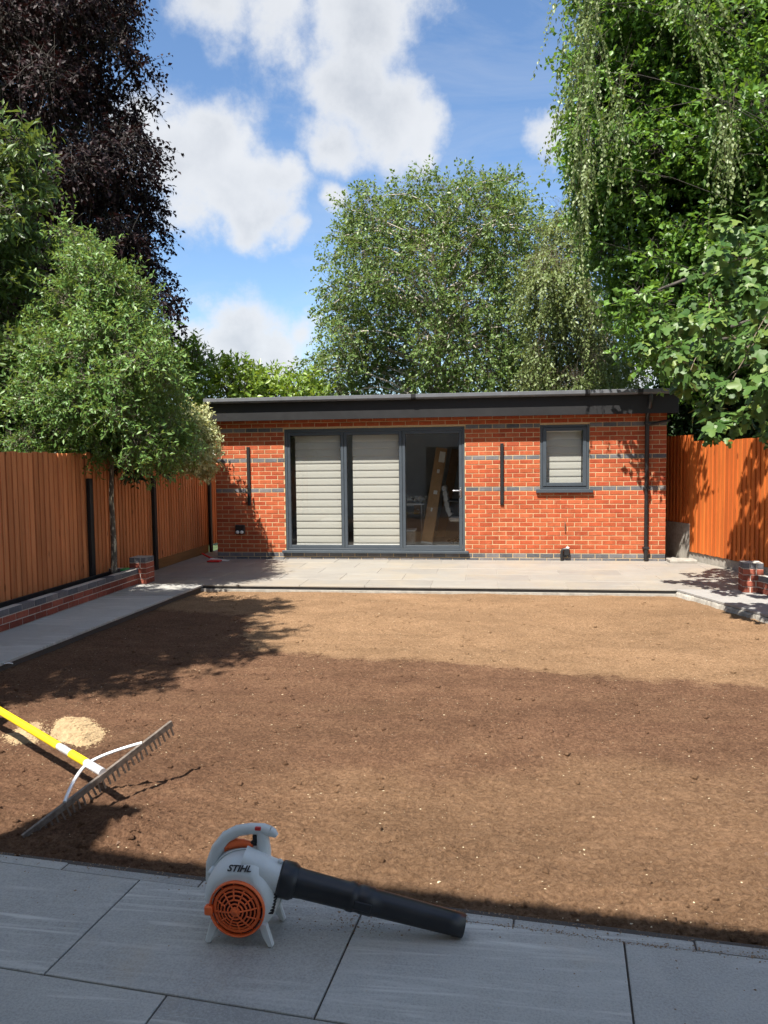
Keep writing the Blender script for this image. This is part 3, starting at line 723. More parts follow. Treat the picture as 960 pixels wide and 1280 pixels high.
# downpipe with swan neck
px = 2.585
b = MB(); b.tube([(px, FY - .055, 2.715), (px, FY - .055, 2.62), (px, FY - .03, 2.54), (px, HY - .08, 2.40), (px, HY - .052, 2.30), (px, HY - .052, 0.012)], 0.034, 12)
dp = b.build('downpipe', 'black_plastic', room)
for z in (2.26, 1.2, 0.22):
    b = MB(); b.cbox(px - .05, px + .05, HY - .09, HY - .001, z - .018, z + .018, .004); b.build('bracket', 'black_plastic', dp)
b = MB(); b.tube([(px, HY - .052, 2.235), (px + .08, HY - .055, 2.245), (X1 + .03, HY - .06, 2.30)], .022, 10); b.build('overflow_pipe', 'black_plastic', dp)

# inside of the room
b = MB(); b.box(X0 + .1, X1 - .1, HY + .1, 16.9, -.05, .14); b.build('room_floor', 'room_floor', room)
b = MB(); b.box(X0 + .11, X1 - .11, 16.85, 16.89, .14, 2.45); b.box(X0 + .10, X0 + .13, HY + .11, 16.85, .14, 2.45); b.box(X1 - .13, X1 - .10, HY + .11, 16.85, .14, 2.45)
for (x0, x1, z0, z1) in ((X0 + .13, DOOR[0], .14, 2.45), (DOOR[1], WIN[0], .14, 2.45), (WIN[0], WIN[1], .14, WIN[2]), (WIN[1], X1 - .13, .14, 2.45), (DOOR[0], DOOR[1], DOOR[3], 2.45), (WIN[0], WIN[1], WIN[3], 2.45)):
    b.box(x0, x1, HY + .101, HY + .13, z0, z1)
b.build('inner_wall', 'room_wall', room)
b = MB(); b.box(X0 + .1, X1 - .1, HY + .1, 16.9, 2.455, 2.5); b.build('ceiling', 'room_wall', room)

# bifold doors: outer frame, three leaves
def frame_piece(b, x0, x1, z0, z1, w, y0, y1, wb=None, wt=None, c=.004):
    wb = w if wb is None else wb; wt = w if wt is None else wt
    b.cbox(x0, x0 + w, y0, y1, z0, z1, c); b.cbox(x1 - w, x1, y0, y1, z0, z1, c)
    b.cbox(x0 + w, x1 - w, y0 + .0005, y1 - .0005, z0, z0 + wb, c); b.cbox(x0 + w, x1 - w, y0 + .0005, y1 - .0005, z1 - wt, z1, c)
yd = HY + .018
b = MB(); frame_piece(b, DOOR[0], DOOR[1], DOOR[2], DOOR[3], .042, yd, yd + .07, .03, .055); door = b.build('bifold_door', 'anthracite', room)
edges = [DOOR[0] + .043, -2.4465, -1.4335, DOOR[1] - .043]
for i in range(3):
    x0, x1 = edges[i] + .0025, edges[i + 1] - .0025; z0, z1 = DOOR[2] + .032, DOOR[3] - .057
    b = MB(); frame_piece(b, x0, x1, z0, z1, .05, yd + .006, yd + .066, .055, .055); b.build('leaf_frame', 'anthracite', door)
    b = MB(); b.box(x0 + .051, x1 - .051, yd + .028, yd + .034, z0 + .056, z1 - .056); b.build('pane', 'glass', door)
    b = MB()
    for (xa, xb, za, zb) in ((x0 + .05, x1 - .05, z0 + .055, z0 + .063), (x0 + .05, x1 - .05, z1 - .063, z1 - .055), (x0 + .05, x0 + .057, z0 + .063, z1 - .063), (x1 - .057, x1 - .05, z0 + .063, z1 - .063)):
        b.box(xa, xb, yd + .02, yd + .0275, za, zb)
    b.build('glazing_gasket', 'black_plastic', door)
b = MB(); b.cbox(DOOR[0] - .06, DOOR[1] + .06, HY - .055, yd + .07, DOOR[2] - .045, DOOR[2] - .001, .004); b.build('cill', 'anthracite', door)
b = MB(); hx, hz = edges[3] - .028, 1.18
b.cbox(hx - .016, hx + .016, yd - .004, yd + .006, hz - .12, hz + .05, .003); b.tube([(hx, yd - .003, hz), (hx, yd - .05, hz), (hx - .02, yd - .055, hz), (hx - .13, yd - .055, hz)], .010, 10); b.build('handle', 'steel', door)

# window
yw = HY + .014
b = MB(); frame_piece(b, WIN[0], WIN[1], WIN[2] + .03, WIN[3], .045, yw, yw + .07); win = b.build('window', 'anthracite', room)
b = MB(); frame_piece(b, WIN[0] + .047, WIN[1] - .047, WIN[2] + .077, WIN[3] - .047, .058, yw - .012, yw + .06); b.build('sash', 'anthracite', win)
b = MB(); b.box(WIN[0] + .106, WIN[1] - .106, yw + .02, yw + .026, WIN[2] + .136, WIN[3] - .106); b.build('pane', 'glass', win)
b = MB(); b.cbox(WIN[0] - .065, WIN[1] + .055, HY - .06, yw + .06, WIN[2] - .028, WIN[2] + .029, .004); b.build('sill', 'anthracite', win)

# blinds (hung inside the glass)
def blind(x0, x1, z0, z1, y, label):
    t = empty('roller_blind', ((x0 + x1) / 2, y, z0), label, 'blind', 'pale banded blinds in the garden room')
    b = MB(); b.cbox(x0 - .01, x1 + .01, y - .01, y + .05, z1, z1 + .06, .006); b.build('headrail', 'white_paint', t)
    pitch = .1265; z = z1; n = 0
    while z > z0 + .02:
        za = max(z - pitch, z0); vs = []; h = z - za
        for (dy, fz) in ((.004, 0.0), (.0018, .04), (.001, .4), (-.0005, .75), (-.0018, .985), (.002, 1.0)):
            for x in (x0, x1): vs.append((x, y + dy, z - h * fz))
        m = len(vs) // 2; vs2 = [(p[0], p[1] + .0025, p[2]) for p in vs]
        fs = [(2 * i, 2 * i + 2, 2 * i + 3, 2 * i + 1) for i in range(m - 1)]
        fs += [tuple(2 * m + k for k in f[::-1]) for f in fs]
        MB().add(vs + vs2, fs, True).build('blind_band', 'blind_fabric', t)
        z = za; n += 1
    b = MB(); b.cbox(x0 - .004, x1 + .004, y - .012, y + .014, z0 - .018, z0 + .006, .004); b.build('bottom_bar', 'white_paint', t)
    return t
bl_y = HY + .165
blind(-3.335, -2.53, .245, 2.16, bl_y, 'pale banded blind behind the bifold leaf beside the strip light by the fence corner')
blind(-2.315, -1.505, .245, 2.16, bl_y, 'pale banded blind behind the middle leaf of the bifold doors')
blind(.99, 1.565, 1.235, 2.15, HY + .15, 'short pale banded blind inside the small square window')

# furniture seen through the clear leaf
def box_at(name, c, s, rot, material, label, cat, extras=None):
    pass
cb = empty('cardboard_box', (-1.02, HY + 1.2, .14), 'tall narrow cardboard carton leaning inside the glazed door', 'carton')
def tilt(p, base=np.array([-1.12, HY + 1.15, .14]), lean=R(9.0), back=R(8)):
    x, y, z = p; y2 = y * math.cos(back) + z * math.sin(back); z2 = -y * math.sin(back) + z * math.cos(back)
    return base + np.array([x * math.cos(lean) + z2 * math.sin(lean), y2, -x * math.sin(lean) + z2 * math.cos(lean)])
b = MB(); b.cbox(-.105, .105, 0, .11, .015, 1.83, .006, T=tilt); b.build('carton', 'cardboard', cb)
b = MB(); b.box(-.02, .09, -.0015, -.0005, 1.56, 1.76, T=tilt); b.build('label', 'paper_label', cb)
b = MB(); b.box(-.105, .105, -.001, -.0003, .015, .05, T=tilt); b.build('tape', 'paper_label', cb)
for z, w in ((1.35, .05), (.95, .07), (.62, .03)):
    b = MB(); b.box(-.02, -.02 + w, -.0012, -.0004, z, z + .07, T=tilt); b.build('print_mark', 'paper_label', cb)
cb2 = empty('panel', (-.85, HY + 2.7, .14), 'thin brown panel leaning behind the tall carton', 'panel')
b = MB(); b.cbox(-.05, .13, 0, .02, .005, 1.85, .003, T=lambda p: tilt(p, np.array([-.98, HY + 2.6, .14]), R(10.0), R(10))); b.build('board', 'cardboard', cb2)

tb = empty('work_table', (-1.75, HY + 2.0, .14), 'white topped table standing inside behind the tall carton', 'table')
b = MB(); b.cbox(-2.45, -1.2, HY + 1.65, HY + 2.35, .84, .875, .004); b.build('table_top', 'white_board', tb)
for x in (-2.4, -1.25):
    for y in (HY + 1.7, HY + 2.3):
        b = MB(); b.tube([(x, y, .14), (x, y, .84)], .02, 8); b.build('leg', 'steel', tb)
o = empty('wrapping_heap', (-1.4, HY + 1.85, .875), 'crumpled pale wrapping heaped on the indoor table', 'wrapping')
r_ = np.random.default_rng(4); b = MB()
for k in range(7):
    c = np.array([-1.55 + .1 * k * .6 + r_.normal() * .02, HY + 1.85 + r_.normal() * .05, .88])
    path = [c + np.array([r_.normal() * .06, r_.normal() * .05, abs(r_.normal()) * .05 + .015 * j]) for j in range(5)]; b.tube(path, .03, 6)
b.build('wrapping', 'paper_label', o)
sb = empty('storage_box', (-1.5, HY + 1.2, .14), 'grey plastic crate on the floor under the indoor table', 'crate')
b = MB(); b.cbox(-1.62, -1.32, HY + .95, HY + 1.35, .141, .40, .012); b.build('tub', 'concrete', sb)
b = MB(); b.cbox(-1.63, -1.31, HY + .94, HY + 1.36, .40, .425, .006); b.build('lid', 'white_board', sb)
sb = empty('drawer_box', (-1.32, HY + 1.9, .66), 'small brown drawer unit hanging under the indoor table top', 'drawer')
b = MB(); b.cbox(-1.40, -1.25, HY + 1.75, HY + 2.1, .66, .839, .005); b.build('drawer_body', 'cardboard', sb)
b = MB(); b.cbox(-1.35, -1.30, HY + 1.735, HY + 1.749, .74, .755, .003); b.build('handle', 'steel', sb)

ch = empty('office_chair', (-.45, HY + 1.45, .14), 'grey tufted office chair with black arms behind the glass door', 'chair')
cxx, cyy = -.50, HY + 1.45
def sweep(path, halfw, th, b, dirn=(0, 1, 0)):
    P = [np.array(p, float) for p in path]; w = np.array(dirn, float) * halfw; vs = []; n = len(P)
    for i, p in enumerate(P):
        d = P[min(i + 1, n - 1)] - P[max(i - 1, 0)]; d /= np.linalg.norm(d); nn = np.cross(d, np.array(dirn)); nn /= np.linalg.norm(nn)
        t_ = th[i] if not np.isscalar(th) else th
        for s1, s2 in ((-1, -1), (1, -1), (1, 1), (-1, 1)): vs.append(p + w * s1 * (1 if s2 < 0 else .93) + nn * t_ * s2 * .5)
    fs = [(4 * i + k, 4 * i + (k + 1) % 4, 4 * i + 4 + (k + 1) % 4, 4 * i + 4 + k) for i in range(n - 1) for k in range(4)]
    fs += [(3, 2, 1, 0), tuple(4 * (n - 1) + k for k in range(4))]; b.add(vs, fs)
b = MB(); zz = [1.22, 1.12, 1.02, .92, .82, .72, .65]; xx_ = [-.80, -.775, -.76, -.745, -.73, -.70, -.64]
path = []; th = []
for i in range(len(zz) - 1):
    for t_ in (0, .33, .66):
        path.append((xx_[i] + (xx_[i + 1] - xx_[i]) * t_, cyy, zz[i] + (zz[i + 1] - zz[i]) * t_)); th.append(.055 if t_ == 0 else .085)
sweep(path, .24, th, b); b.build('backrest', 'chair_fabric', ch)
b = MB(); b.cbox(-.70, -.22, cyy - .25, cyy + .25, .56, .65, .03); b.build('seat', 'chair_fabric', ch)
for s_ in (-1, 1):
    b = MB(); b.tube([(-.72, cyy + s_ * .27, .95), (-.5, cyy + s_ * .29, .93), (-.36, cyy + s_ * .28, .88), (-.34, cyy + s_ * .27, .62)], .018, 8); b.build('armrest', 'black_plastic', ch)
b = MB(); b.tube([(-.46, cyy, .56), (-.46, cyy, .24)], .03, 10); b.build('gas_lift', 'black_plastic', ch)
for k in range(5):
    a = k * 2 * math.pi / 5 + .3; e = (-.46 + .28 * math.cos(a), cyy + .28 * math.sin(a), .185)
    b = MB(); b.tube([(-.46, cyy, .25), e], [.025, .016], 8); lg = b.build('leg', 'black_plastic', ch)
    b = MB(); b.lathe([(.0, -.012), (.028, -.012), (.03, 0), (.028, .012), (0, .012)], 10, (e[0], e[1], .17), (math.sin(a), -math.cos(a), 0)); b.build('castor', 'black_plastic', lg)

# strip lights, socket, tap on the facade
def strip(x0, x1, z0, z1, label):
    t = empty('wall_light', ((x0 + x1) / 2, HY, z0), label, 'wall light', 'vertical strip lights on the brick front')
    b = MB(); b.cbox(x0, x1, HY - .03, HY + .003, z0, z1, .004); b.build('housing', 'black_plastic', t)
    b = MB(); b.cbox(x0 + .012, x1 - .012, HY - .0325, HY - .0295, z0 + .03, z1 - .03, .001); b.build('lens', 'fascia_dark', t)
strip(-4.163, -4.108, .94, 1.965, 'slim black strip light on the brickwork above the double socket')
strip(.222, .278, .935, 1.965, 'slim black strip light on the brickwork between door and small window')
t = empty('outdoor_socket', (-4.306, HY, .43), 'black weatherproof double socket low on the brick wall', 'socket')
b = MB(); b.cbox(-4.39, -4.222, HY - .06, HY + .003, .435, .60, .008); b.build('box', 'black_plastic', t)
for x in (-4.345, -4.267):
    b = MB(); b.lathe([(.0, 0), (.030, 0), (.030, .012), (.024, .018), (0, .018)], 14, (x, HY - .0595, .475), (0, -1, 0)); b.build('plug', 'paper_label', t)
t = empty('waste_pipe', (1.28, HY, .02), 'small dark pipe stub with pale cap by the wall foot', 'pipe')
b = MB(); b.tube([(1.235, HY - .05, .005), (1.235, HY - .05, .16), (1.25, HY - .05, .19), (1.33, HY - .05, .195)], .026, 10); b.build('waste_pipe', 'black_plastic', t)
b = MB(); b.cbox(1.27, 1.36, HY - .075, HY + .002, .09, .20, .01); b.build('trap', 'fascia_dark', t)
b = MB(); b.lathe([(.0, 0), (.028, 0), (.028, .03), (.0, .035)], 12, (1.33, HY - .04, .199), (0, 0, 1)); b.build('cap', 'white_paint', t)
t = empty('pipe_stub', (1.287, HY, .5), 'thin dark copper stub sticking from the brickwork under the window', 'pipe')
b = MB(); b.tube([(1.287, HY + .003, .64), (1.287, HY - .03, .635), (1.287, HY - .035, .61), (1.287, HY - .035, .505)], .009, 8); b.build('pipe', 'wood_bit', t)

# ================================================================== FENCES
# left: feather-edge boards, dark posts standing proud
lf = empty('timber_fence', (-5.3, 9.5, 0), 'shaded brown board fence behind the brick planter and small tree', 'fence')
def fboard(z0, z1, w, th, material):
    vs = [(0, -w / 2, z0), (th, -w / 2, z0), (.006, w / 2, z0), (0, w / 2, z0), (0, -w / 2, z1), (th, -w / 2, z1), (.006, w / 2, z1), (0, w / 2, z1)]
    me = bpy.data.meshes.new('board'); me.from_pydata(vs, [], [(0, 3, 2, 1), (4, 5, 6, 7), (0, 1, 5, 4), (1, 2, 6, 5), (2, 3, 7, 6), (3, 0, 4, 7)]); me.materials.append(MATS[material]); me.update(); return me
lbm = [fboard(.02, 1.83 + d, .118, .024, 'fence_left') for d in (0, .006, .012)] + [fboard(.15, 1.83 + d, .118, .024, 'fence_left') for d in (0, .006)]
posts = [4.6, 6.1, 7.55, 9.63, 11.62, 14.1]
y = 3.9
while y < 20.0:
    top = -0.02 * (min(y - 11, 4) / 3) ** 2 if y > 11 else 0
    o = link('board', random.choice(lbm[3:] if y > 11.7 else lbm[:3]), lf, (-5.30 + random.uniform(-.003, .003), y, top)); o.rotation_euler = (random.gauss(0, .002), 0, random.uniform(-.015, .015))
    y += 0.104
for z in (.35, .95, 1.6):
    b = MB(); b.cbox(-5.36, -5.302, 3.9, 20.0, z - .04, z + .04, .004); b.build('rail', 'fence_rail', lf)
b = MB(); b.cbox(-5.33, -5.275, 11.68, 14.05, -.02, .149, .004); b.build('gravel_board', 'fence_rail', lf)
for i, y in enumerate(posts):
    b = MB(); b.cbox(-5.275, -5.225, y - .045, y + .045, -.05, 1.5, .004); b.build('post', 'fascia_dark', lf)
    b = MB(); b.cbox(-5.277, -5.255, y - .055, y + .055, 1.503, 1.85, .004); b.build('post_cover', 'fence_left', lf)

# right: sunlit orange boards in two bays, splayed
rf = empty('timber_fence', (3.7, 12.0, 0), 'sunlit orange board fence with concrete base under the fig tree', 'fence')
rd = np.array([.304, -1.0]); rd /= np.linalg.norm(rd); rn = np.array([-rd[1], rd[0]]) * -1.0
RA = math.atan2(rd[1], rd[0])
def rboard(z0, z1, w, th):
    vs = [(-w / 2, 0, z0), (w / 2, 0, z0), (w / 2, th, z0), (-w / 2, .007, z0), (-w / 2, 0, z1), (w / 2, 0, z1), (w / 2, th, z1), (-w / 2, .007, z1)]
    fs = [(0, 3, 2, 1), (4, 5, 6, 7), (0, 1, 5, 4), (1, 2, 6, 5), (2, 3, 7, 6), (3, 0, 4, 7)]
    vs = [(p[0], -p[1], p[2]) for p in vs]; fs = [f[::-1] for f in fs]
    me = bpy.data.meshes.new('board'); me.from_pydata(vs, [], fs); me.materials.append(MATS['fence_right']); me.update(); return me
far_b = rboard(.60, 2.065, .118, .026); near_b = [rboard(.145 + d, 1.955 + d, .118, .026) for d in (0, .005)]
s_ = -1.25
P0 = np.array([3.43, 12.85])
while s_ < 6.2:
    p = P0 + rd * s_
    far = s_ < -.36
    me = far_b if far else random.choice(near_b); ofs = 0.03 if far else 0.0
    o = link('board', me, rf, (p[0] + ofs * .9, p[1] + ofs * .3, 0)); o.rotation_euler[2] = RA + random.uniform(-.012, .012)
    s_ += 0.105
Tr = lambda p: np.array([*(P0 + rd * p[0] + np.array([rd[1], -rd[0]]) * -p[1]), p[2]])
for z in (.5, 1.1, 1.7):
    b = MB(); b.cbox(-.36, 6.2, .005, .05, z - .04, z + .04, .004, T=Tr); b.build('rail', 'fence_rail', rf)
    b = MB(); b.cbox(-1.25, -.37, .045, .09, z + .11, z + .19, .004, T=Tr); b.build('rail', 'fence_rail', rf)
b = MB(); b.cbox(-1.25, -.37, .005, .06, -.08, .599, .006, T=Tr); b.build('gravel_board', 'concrete', rf)
b = MB(); b.cbox(-.36, 6.2, .004, .05, -.08, .143, .006, T=Tr); b.build('gravel_board', 'concrete', rf)
for s_ in (-.365, 1.47, 3.3, 5.1):
    b = MB(); b.cbox(s_ - .05, s_ + .05, .051, .14, -.08, 1.93, .006, T=Tr); b.build('post', 'concrete', rf)

# ================================================================== PLANTERS
def brick_run(parent, p0, d, n_len, courses, blue_rows, z0=0.0, material='brick_planter', start=0.0, soldier=()):
    """bricks along direction d (2d unit) with the face to the right-hand normal of d"""
    ang = math.atan2(d[1], d[0])
    for k in range(courses):
        zc = z0 + .0375 + .075 * k; x = -(.1125 if k % 2 else 0.0)
        while x < n_len - .005:
            a, e = max(x, 0.0), min(x + .215, n_len)
            if e - a > .03:
                m_ = (a + e) / 2; c = (p0[0] + d[0] * m_, p0[1] + d[1] * m_, zc + random.uniform(-.0015, .0015))
                blue = k in blue_rows
                put_brick(get_brick(e - a, 'brick_blue' if blue else material, .065, .095), c, parent, ang, 'blue_brick' if blue else 'brick')
            x += .225
lw = empty('planter_wall', (-4.9, 7, 0), 'low shaded red brick planter wall with blue brick coping and end pillar', 'wall')
# long face looks towards +x : run along -y ... face normal is -y rotated, so run along +y puts the face on +x
brick_run(lw, (-4.86, 2.95), np.array([0.0, 1.0]), 7.25, 3, {2})
b = MB(); b.box(-4.955, -4.866, 2.95, 10.2, -.05, .221); b.build('mortar_core', 'mortar_grey', lw)
# coping tops: blue bricks show their top faces; back row
brick_run(lw, (-5.06, 10.44), np.array([1.0, 0.0]), .10, 0, set())
def pillar(parent, x0, y0, w, d, courses, T=None, rot=0.0):
    """square pillar of bricks with blue cap course; corner at x0,y0"""
    ca, sa = math.cos(rot), math.sin(rot)
    W_ = lambda u, v: (x0 + u * ca - v * sa, y0 + u * sa + v * ca)
    b = MB(); pts = [W_(.006, .006), W_(w - .006, .006), W_(w - .006, d - .006), W_(.006, d - .006)]
    h = courses * .075 - .002
    b.add([(p[0], p[1], -.05) for p in pts] + [(p[0], p[1], h) for p in pts], [(3, 2, 1, 0), (4, 5, 6, 7), (0, 1, 5, 4), (1, 2, 6, 5), (2, 3, 7, 6), (3, 0, 4, 7)]); b.build('mortar_core', 'mortar_grey', parent)
    for k in range(courses):
        blue = k == courses - 1; nm = 'blue_brick' if blue else 'brick'; mt = 'brick_blue' if blue else 'brick_planter'
        zc = .0375 + .075 * k
        for side in range(4):
            a = rot + side * math.pi / 2
            L = w if side % 2 == 0 else d
            o0 = [W_(0, 0), W_(w, 0), W_(w, d), W_(0, d)][side]; dd = (math.cos(a), math.sin(a))
            if blue: cuts = [(i * L / 3 + .004, (i + 1) * L / 3 - .004) for i in range(3)]
            elif (k + side) % 2: cuts = [(.002, .215 if L > .3 else L * .62), ((.225 if L > .3 else L * .62 + .01), L - .002)]
            else: cuts = [(.002, L - .217 if L > .3 else L * .35), ((L - .207 if L > .3 else L * .35 + .01), L - .002)]
            for (a0, a1) in cuts:
                if a1 - a0 < .03: continue
                m_ = (a0 + a1) / 2
                put_brick(get_brick(a1 - a0, mt, .066, .05), (o0[0] + dd[0] * m_, o0[1] + dd[1] * m_, zc), parent, a, nm)
pillar(lw, -4.99, 10.16, .25, .27, 5)
brick_run(lw, (-5.28, 10.13), np.array([1.0, 0.0]), .42, 3, {2})
b = MB(); b.box(-5.28, -4.97, 10.136, 10.22, -.05, .221); b.build('return_core', 'mortar_grey', lw)
b = MB(); b.box(-5.27, -4.956, 2.95, 10.13, -.2, .12); b.build('planter_soil', 'planter_soil', lw)
b = MB(); b.cbox(-5.235, -5.205, 2.95, 10.12, .05, .20, .006); b.build('liner', 'membrane', lw)

rw = empty('planter_wall', (3.3, 9.8, 0), 'low red brick planter wall and pillar with blue caps under the fig tree', 'wall')
pang = math.atan2(rd[1], rd[0])
pillar(rw, 3.15, 9.98, .24, .24, 5, rot=math.radians(-5))
qa = np.array([3.32, 9.98]); 
# wall run towards the camera along rd: face towards the path (-x) -> run direction from near to far
Lr = 4.2; qn = qa + rd * Lr
brick_run(rw, qn, -rd * -1.0 if False else -rd, Lr, 0, set())
brick_run(rw, qa + rd * 0.02, rd, Lr, 3, {2})
c0 = qa; nrm = np.array([-rd[1], rd[0]])
b = MB(); pts = [c0 + nrm * .006, c0 + rd * Lr + nrm * .006, c0 + rd * Lr + nrm * .1, c0 + nrm * .1]
b.add([(p[0], p[1], -.05) for p in pts] + [(p[0], p[1], .221) for p in pts], [(3, 2, 1, 0), (4, 5, 6, 7), (0, 1, 5, 4), (1, 2, 6, 5), (2, 3, 7, 6), (3, 0, 4, 7)]); b.build('mortar_core', 'mortar_grey', rw)
pts = [c0 + nrm * .1 + rd * .1, c0 + rd * Lr + nrm * .1, c0 + rd * Lr + nrm * .85, c0 + nrm * .85 + rd * .1]
b = MB(); b.add([(p[0], p[1], -.05) for p in pts] + [(p[0], p[1], .15) for p in pts], [(3, 2, 1, 0), (4, 5, 6, 7), (0, 1, 5, 4), (1, 2, 6, 5), (2, 3, 7, 6), (3, 0, 4, 7)]); b.build('planter_soil', 'planter_soil', rw)

# ================================================================== LEAF BLOWER
BX, BY = -0.858, 2.555                     # volute axis position on the patio
bw = empty('leaf_blower', (BX, BY, 0), 'grey and orange handheld leaf blower with long black nozzle on the patio', 'leaf blower')
ZC_B = 0.137
nb = 48
# body: stepped, rounded volute shell around the fan axis (axis = y, front towards -y)
def vol_r(a):                              # volute radius grows towards the outlet (upper right)
    t = ((a - math.radians(60)) % (2 * math.pi)) / (2 * math.pi)
    return 0.113 + 0.015 * (1 - t)
prof = [(0.50, -.074), (0.74, -.074), (0.80, -.071), (0.93, -.052), (0.985, -.036), (1.0, -.016), (1.0, .016), (0.985, .028), (0.99, .03), (1.0, .040), (0.99, .060), (0.95, .075), (0.86, .088), (0.5, .092)]
vs = []; fs = []
for (k, h) in prof:
    for i in range(nb):
        a = 2 * math.pi * i / nb; r = vol_r(a) * k; vs.append((BX + r * math.cos(a), BY + h, ZC_B + r * math.sin(a)))
for j in range(len(prof) - 1):
    for i in range(nb):
        a, c = j * nb + i, j * nb + (i + 1) % nb; fs.append((a, c, c + nb, a + nb))
b = MB(); b.add(vs, fs, True); b.add(vs[:nb], [tuple(range(nb))]); b.add(vs[-nb:], [tuple(range(nb))[::-1]])
# outlet neck: blends from the shell top right to the round outlet
DV = np.array([0.652, .060, -0.168]); DV = DV / np.linalg.norm(DV)      # nozzle direction
O0 = np.array([-0.735, BY + .004, 0.184])                                 # outlet mouth
side = np.cross(DV, (0, 0, 1.0)); side /= np.linalg.norm(side); upv = np.cross(side, DV)
secs = []
for t_ in np.linspace(0, 1, 8):
    e = 1 - t_; c = O0 - DV * (0.135 * e) + upv * (.012 * e ** 1.5)
    hw = .052 - .002 * e; hh = .050 + .006 * e; pw = 2.0 + .7 * e
    ring = []
    for i in range(28):
        a = 2 * math.pi * i / 28; ca, sa = math.cos(a), math.sin(a)
        ring.append(c + side * (hw * math.copysign(abs(ca) ** (2 / pw), ca)) + upv * (hh * math.copysign(abs(sa) ** (2 / pw), sa)))
    secs.append(ring)
V_ = [p for r_ in secs for p in r_]
b.add(V_, [(j * 28 + i, j * 28 + (i + 1) % 28, (j + 1) * 28 + (i + 1) % 28, (j + 1) * 28 + i) for j in range(7) for i in range(28)], True)
body = b.build('body', 'shell_grey', bw)
# seam rib, screws, cooling slots
b = MB(); ring = [(BX + (vol_r(a) + .0025) * math.cos(a), BY + .022, ZC_B + (vol_r(a) + .0025) * math.sin(a)) for a in np.linspace(0, 2 * math.pi, 49)]
b.tube(ring, .0032, 6, caps=False); b.build('seam', 'shell_grey', body)
for a, rr_ in ((82, 1.04), (150, 1.03), (190, 1.03), (228, 1.03)):
    a = math.radians(a); p = np.array([BX + vol_r(a) * rr_ * math.cos(a), BY - .005, ZC_B + vol_r(a) * rr_ * math.sin(a)])
    b = MB(); b.lathe([(.0075, -.018), (.0075, .014), (.0055, .018), (0, .018)], 10, p, (0, -1, 0)); b.build('screw_boss', 'shell_grey', body)
p = O0 - DV * .018 + upv * .054
b = MB(); b.lathe([(.007, -.014), (.007, .012), (.005, .015), (0, .015)], 10, p, (0, -.8, .6)); b.build('screw_boss', 'shell_grey', body)
for i in range(7):
    c = np.array([BX + .098 + .0035 * i * .4, BY - .05 + .003 * i, ZC_B - .012 + .0095 * i * .9 - .02]); b = MB(); b.cbox(c[0] - .012, c[0] + .012, c[1] - .012, c[1] + .006, c[2] - .0022, c[2] + .0022, .001); b.build('cooling_slot', 'print_black', body)
# orange intake grille: domed spokes and rings in a rim
GC = np.array([BX - .002, BY - .074, ZC_B - .014]); GR = .0905
def dome(r): return -.030 * (1 - (r / GR) ** 2)
b = MB(); b.lathe([(GR * .97, .004), (GR, .0), (GR * 1.0, -.008), (GR * .98, -.012), (GR * .95, -.012), (GR * .93, -.008), (GR * .93, .004)], 48, GC, (0, 1, 0), close=False)
gr = b.build('intake_grille', 'orange_plastic', bw)
b = MB(); b.lathe([(0, .002), (GR * .9, .002), (GR * .9, -.002), (0, -.008)], 32, GC + np.array([0, .001, 0]), (0, 1, 0)); b.build('fan_chamber', 'vent_dark', gr)
for rr_ in (.785, .66, .53, .40, .27, .15):
    r = GR * rr_; ring = [GC + np.array([r * math.cos(a), dome(r) + .008, r * math.sin(a)]) for a in np.linspace(0, 2 * math.pi, 41)]
    b = MB(); b.tube(ring, 0.0027 if rr_ < .78 else .0062, 6, caps=False); b.build('grille_ring', 'orange_plastic', gr)
for k in range(12):
    a = 2 * math.pi * k / 12 + .13; r0 = .10 if k % 2 == 0 else .40
    path = [GC + np.array([r * math.cos(a), dome(r) + .007, r * math.sin(a)]) for r in np.linspace(GR * r0, GR * .96, 6)]
    b = MB(); b.tube(path, .0027, 6); b.build('spoke', 'orange_plastic', gr)
b = MB(); b.lathe([(0, -.026), (.011, -.025), (.014, -.020), (.014, -.014)], 20, GC, (0, 1, 0)); b.build('grille_hub', 'orange_plastic', gr)
# clip at its side
b = MB(); c = GC + np.array([-GR * .99, -.008, -.006]); b.cbox(c[0] - .014, c[0] + .012, c[1] - .010, c[1] + .012, c[2] - .016, c[2] + .014, .004); b.build('clip', 'orange_plastic', gr)
# hoop handle: rises from the back of the shell, over the top, and down in front
HYc = BY + .045
def hp(x, z): return (BX + x, HYc, z)
hpath = [hp(-.108, .105), hp(-.124, .150), hp(-.122, .200), hp(-.104, .252), hp(-.074, .292), hp(-.036, .314), hp(.010, .324), hp(.052, .324), hp(.074, .318)]
b = MB(); b.tube(hpath, [.024, .025, .024, .022, .020, .0185, .018, .0185, .017], 14)
b.tube([hp(.074, .318), hp(.086, .313), hp(.096, .304)], [.017, .014, .008], 12)
b.tube([hp(.046, .322), hp(.050, .285), hp(.052, .250), hp(.046, .215)], [.018, .021, .024, .026], 14)
b.tube([hp(-.110, .18), hp(-.085, .215), hp(-.060, .235), hp(-.02, .246)], [.022, .020, .018, .016], 12)
hd = b.build('handle', 'shell_grey', bw)
b = MB(); b.cbox(BX + .016, BX + .036, HYc - .011, HYc + .011, .278, .308, .004); b.cbox(BX + .008, BX + .032, HYc - .008, HYc + .008, .268, .284, .004); b.build('trigger', 'print_black', hd)
b = MB(); b.cbox(BX + .028, BX + .048, HYc - .0195, HYc - .010, .3265, .338, .002); b.build('warning_sticker', 'red_paint', hd)
b = MB(); b.tube([hp(-.078, .258), hp(-.05, .270), hp(-.018, .272), hp(.016, .268)], [.013, .016, .014, .010], 10)
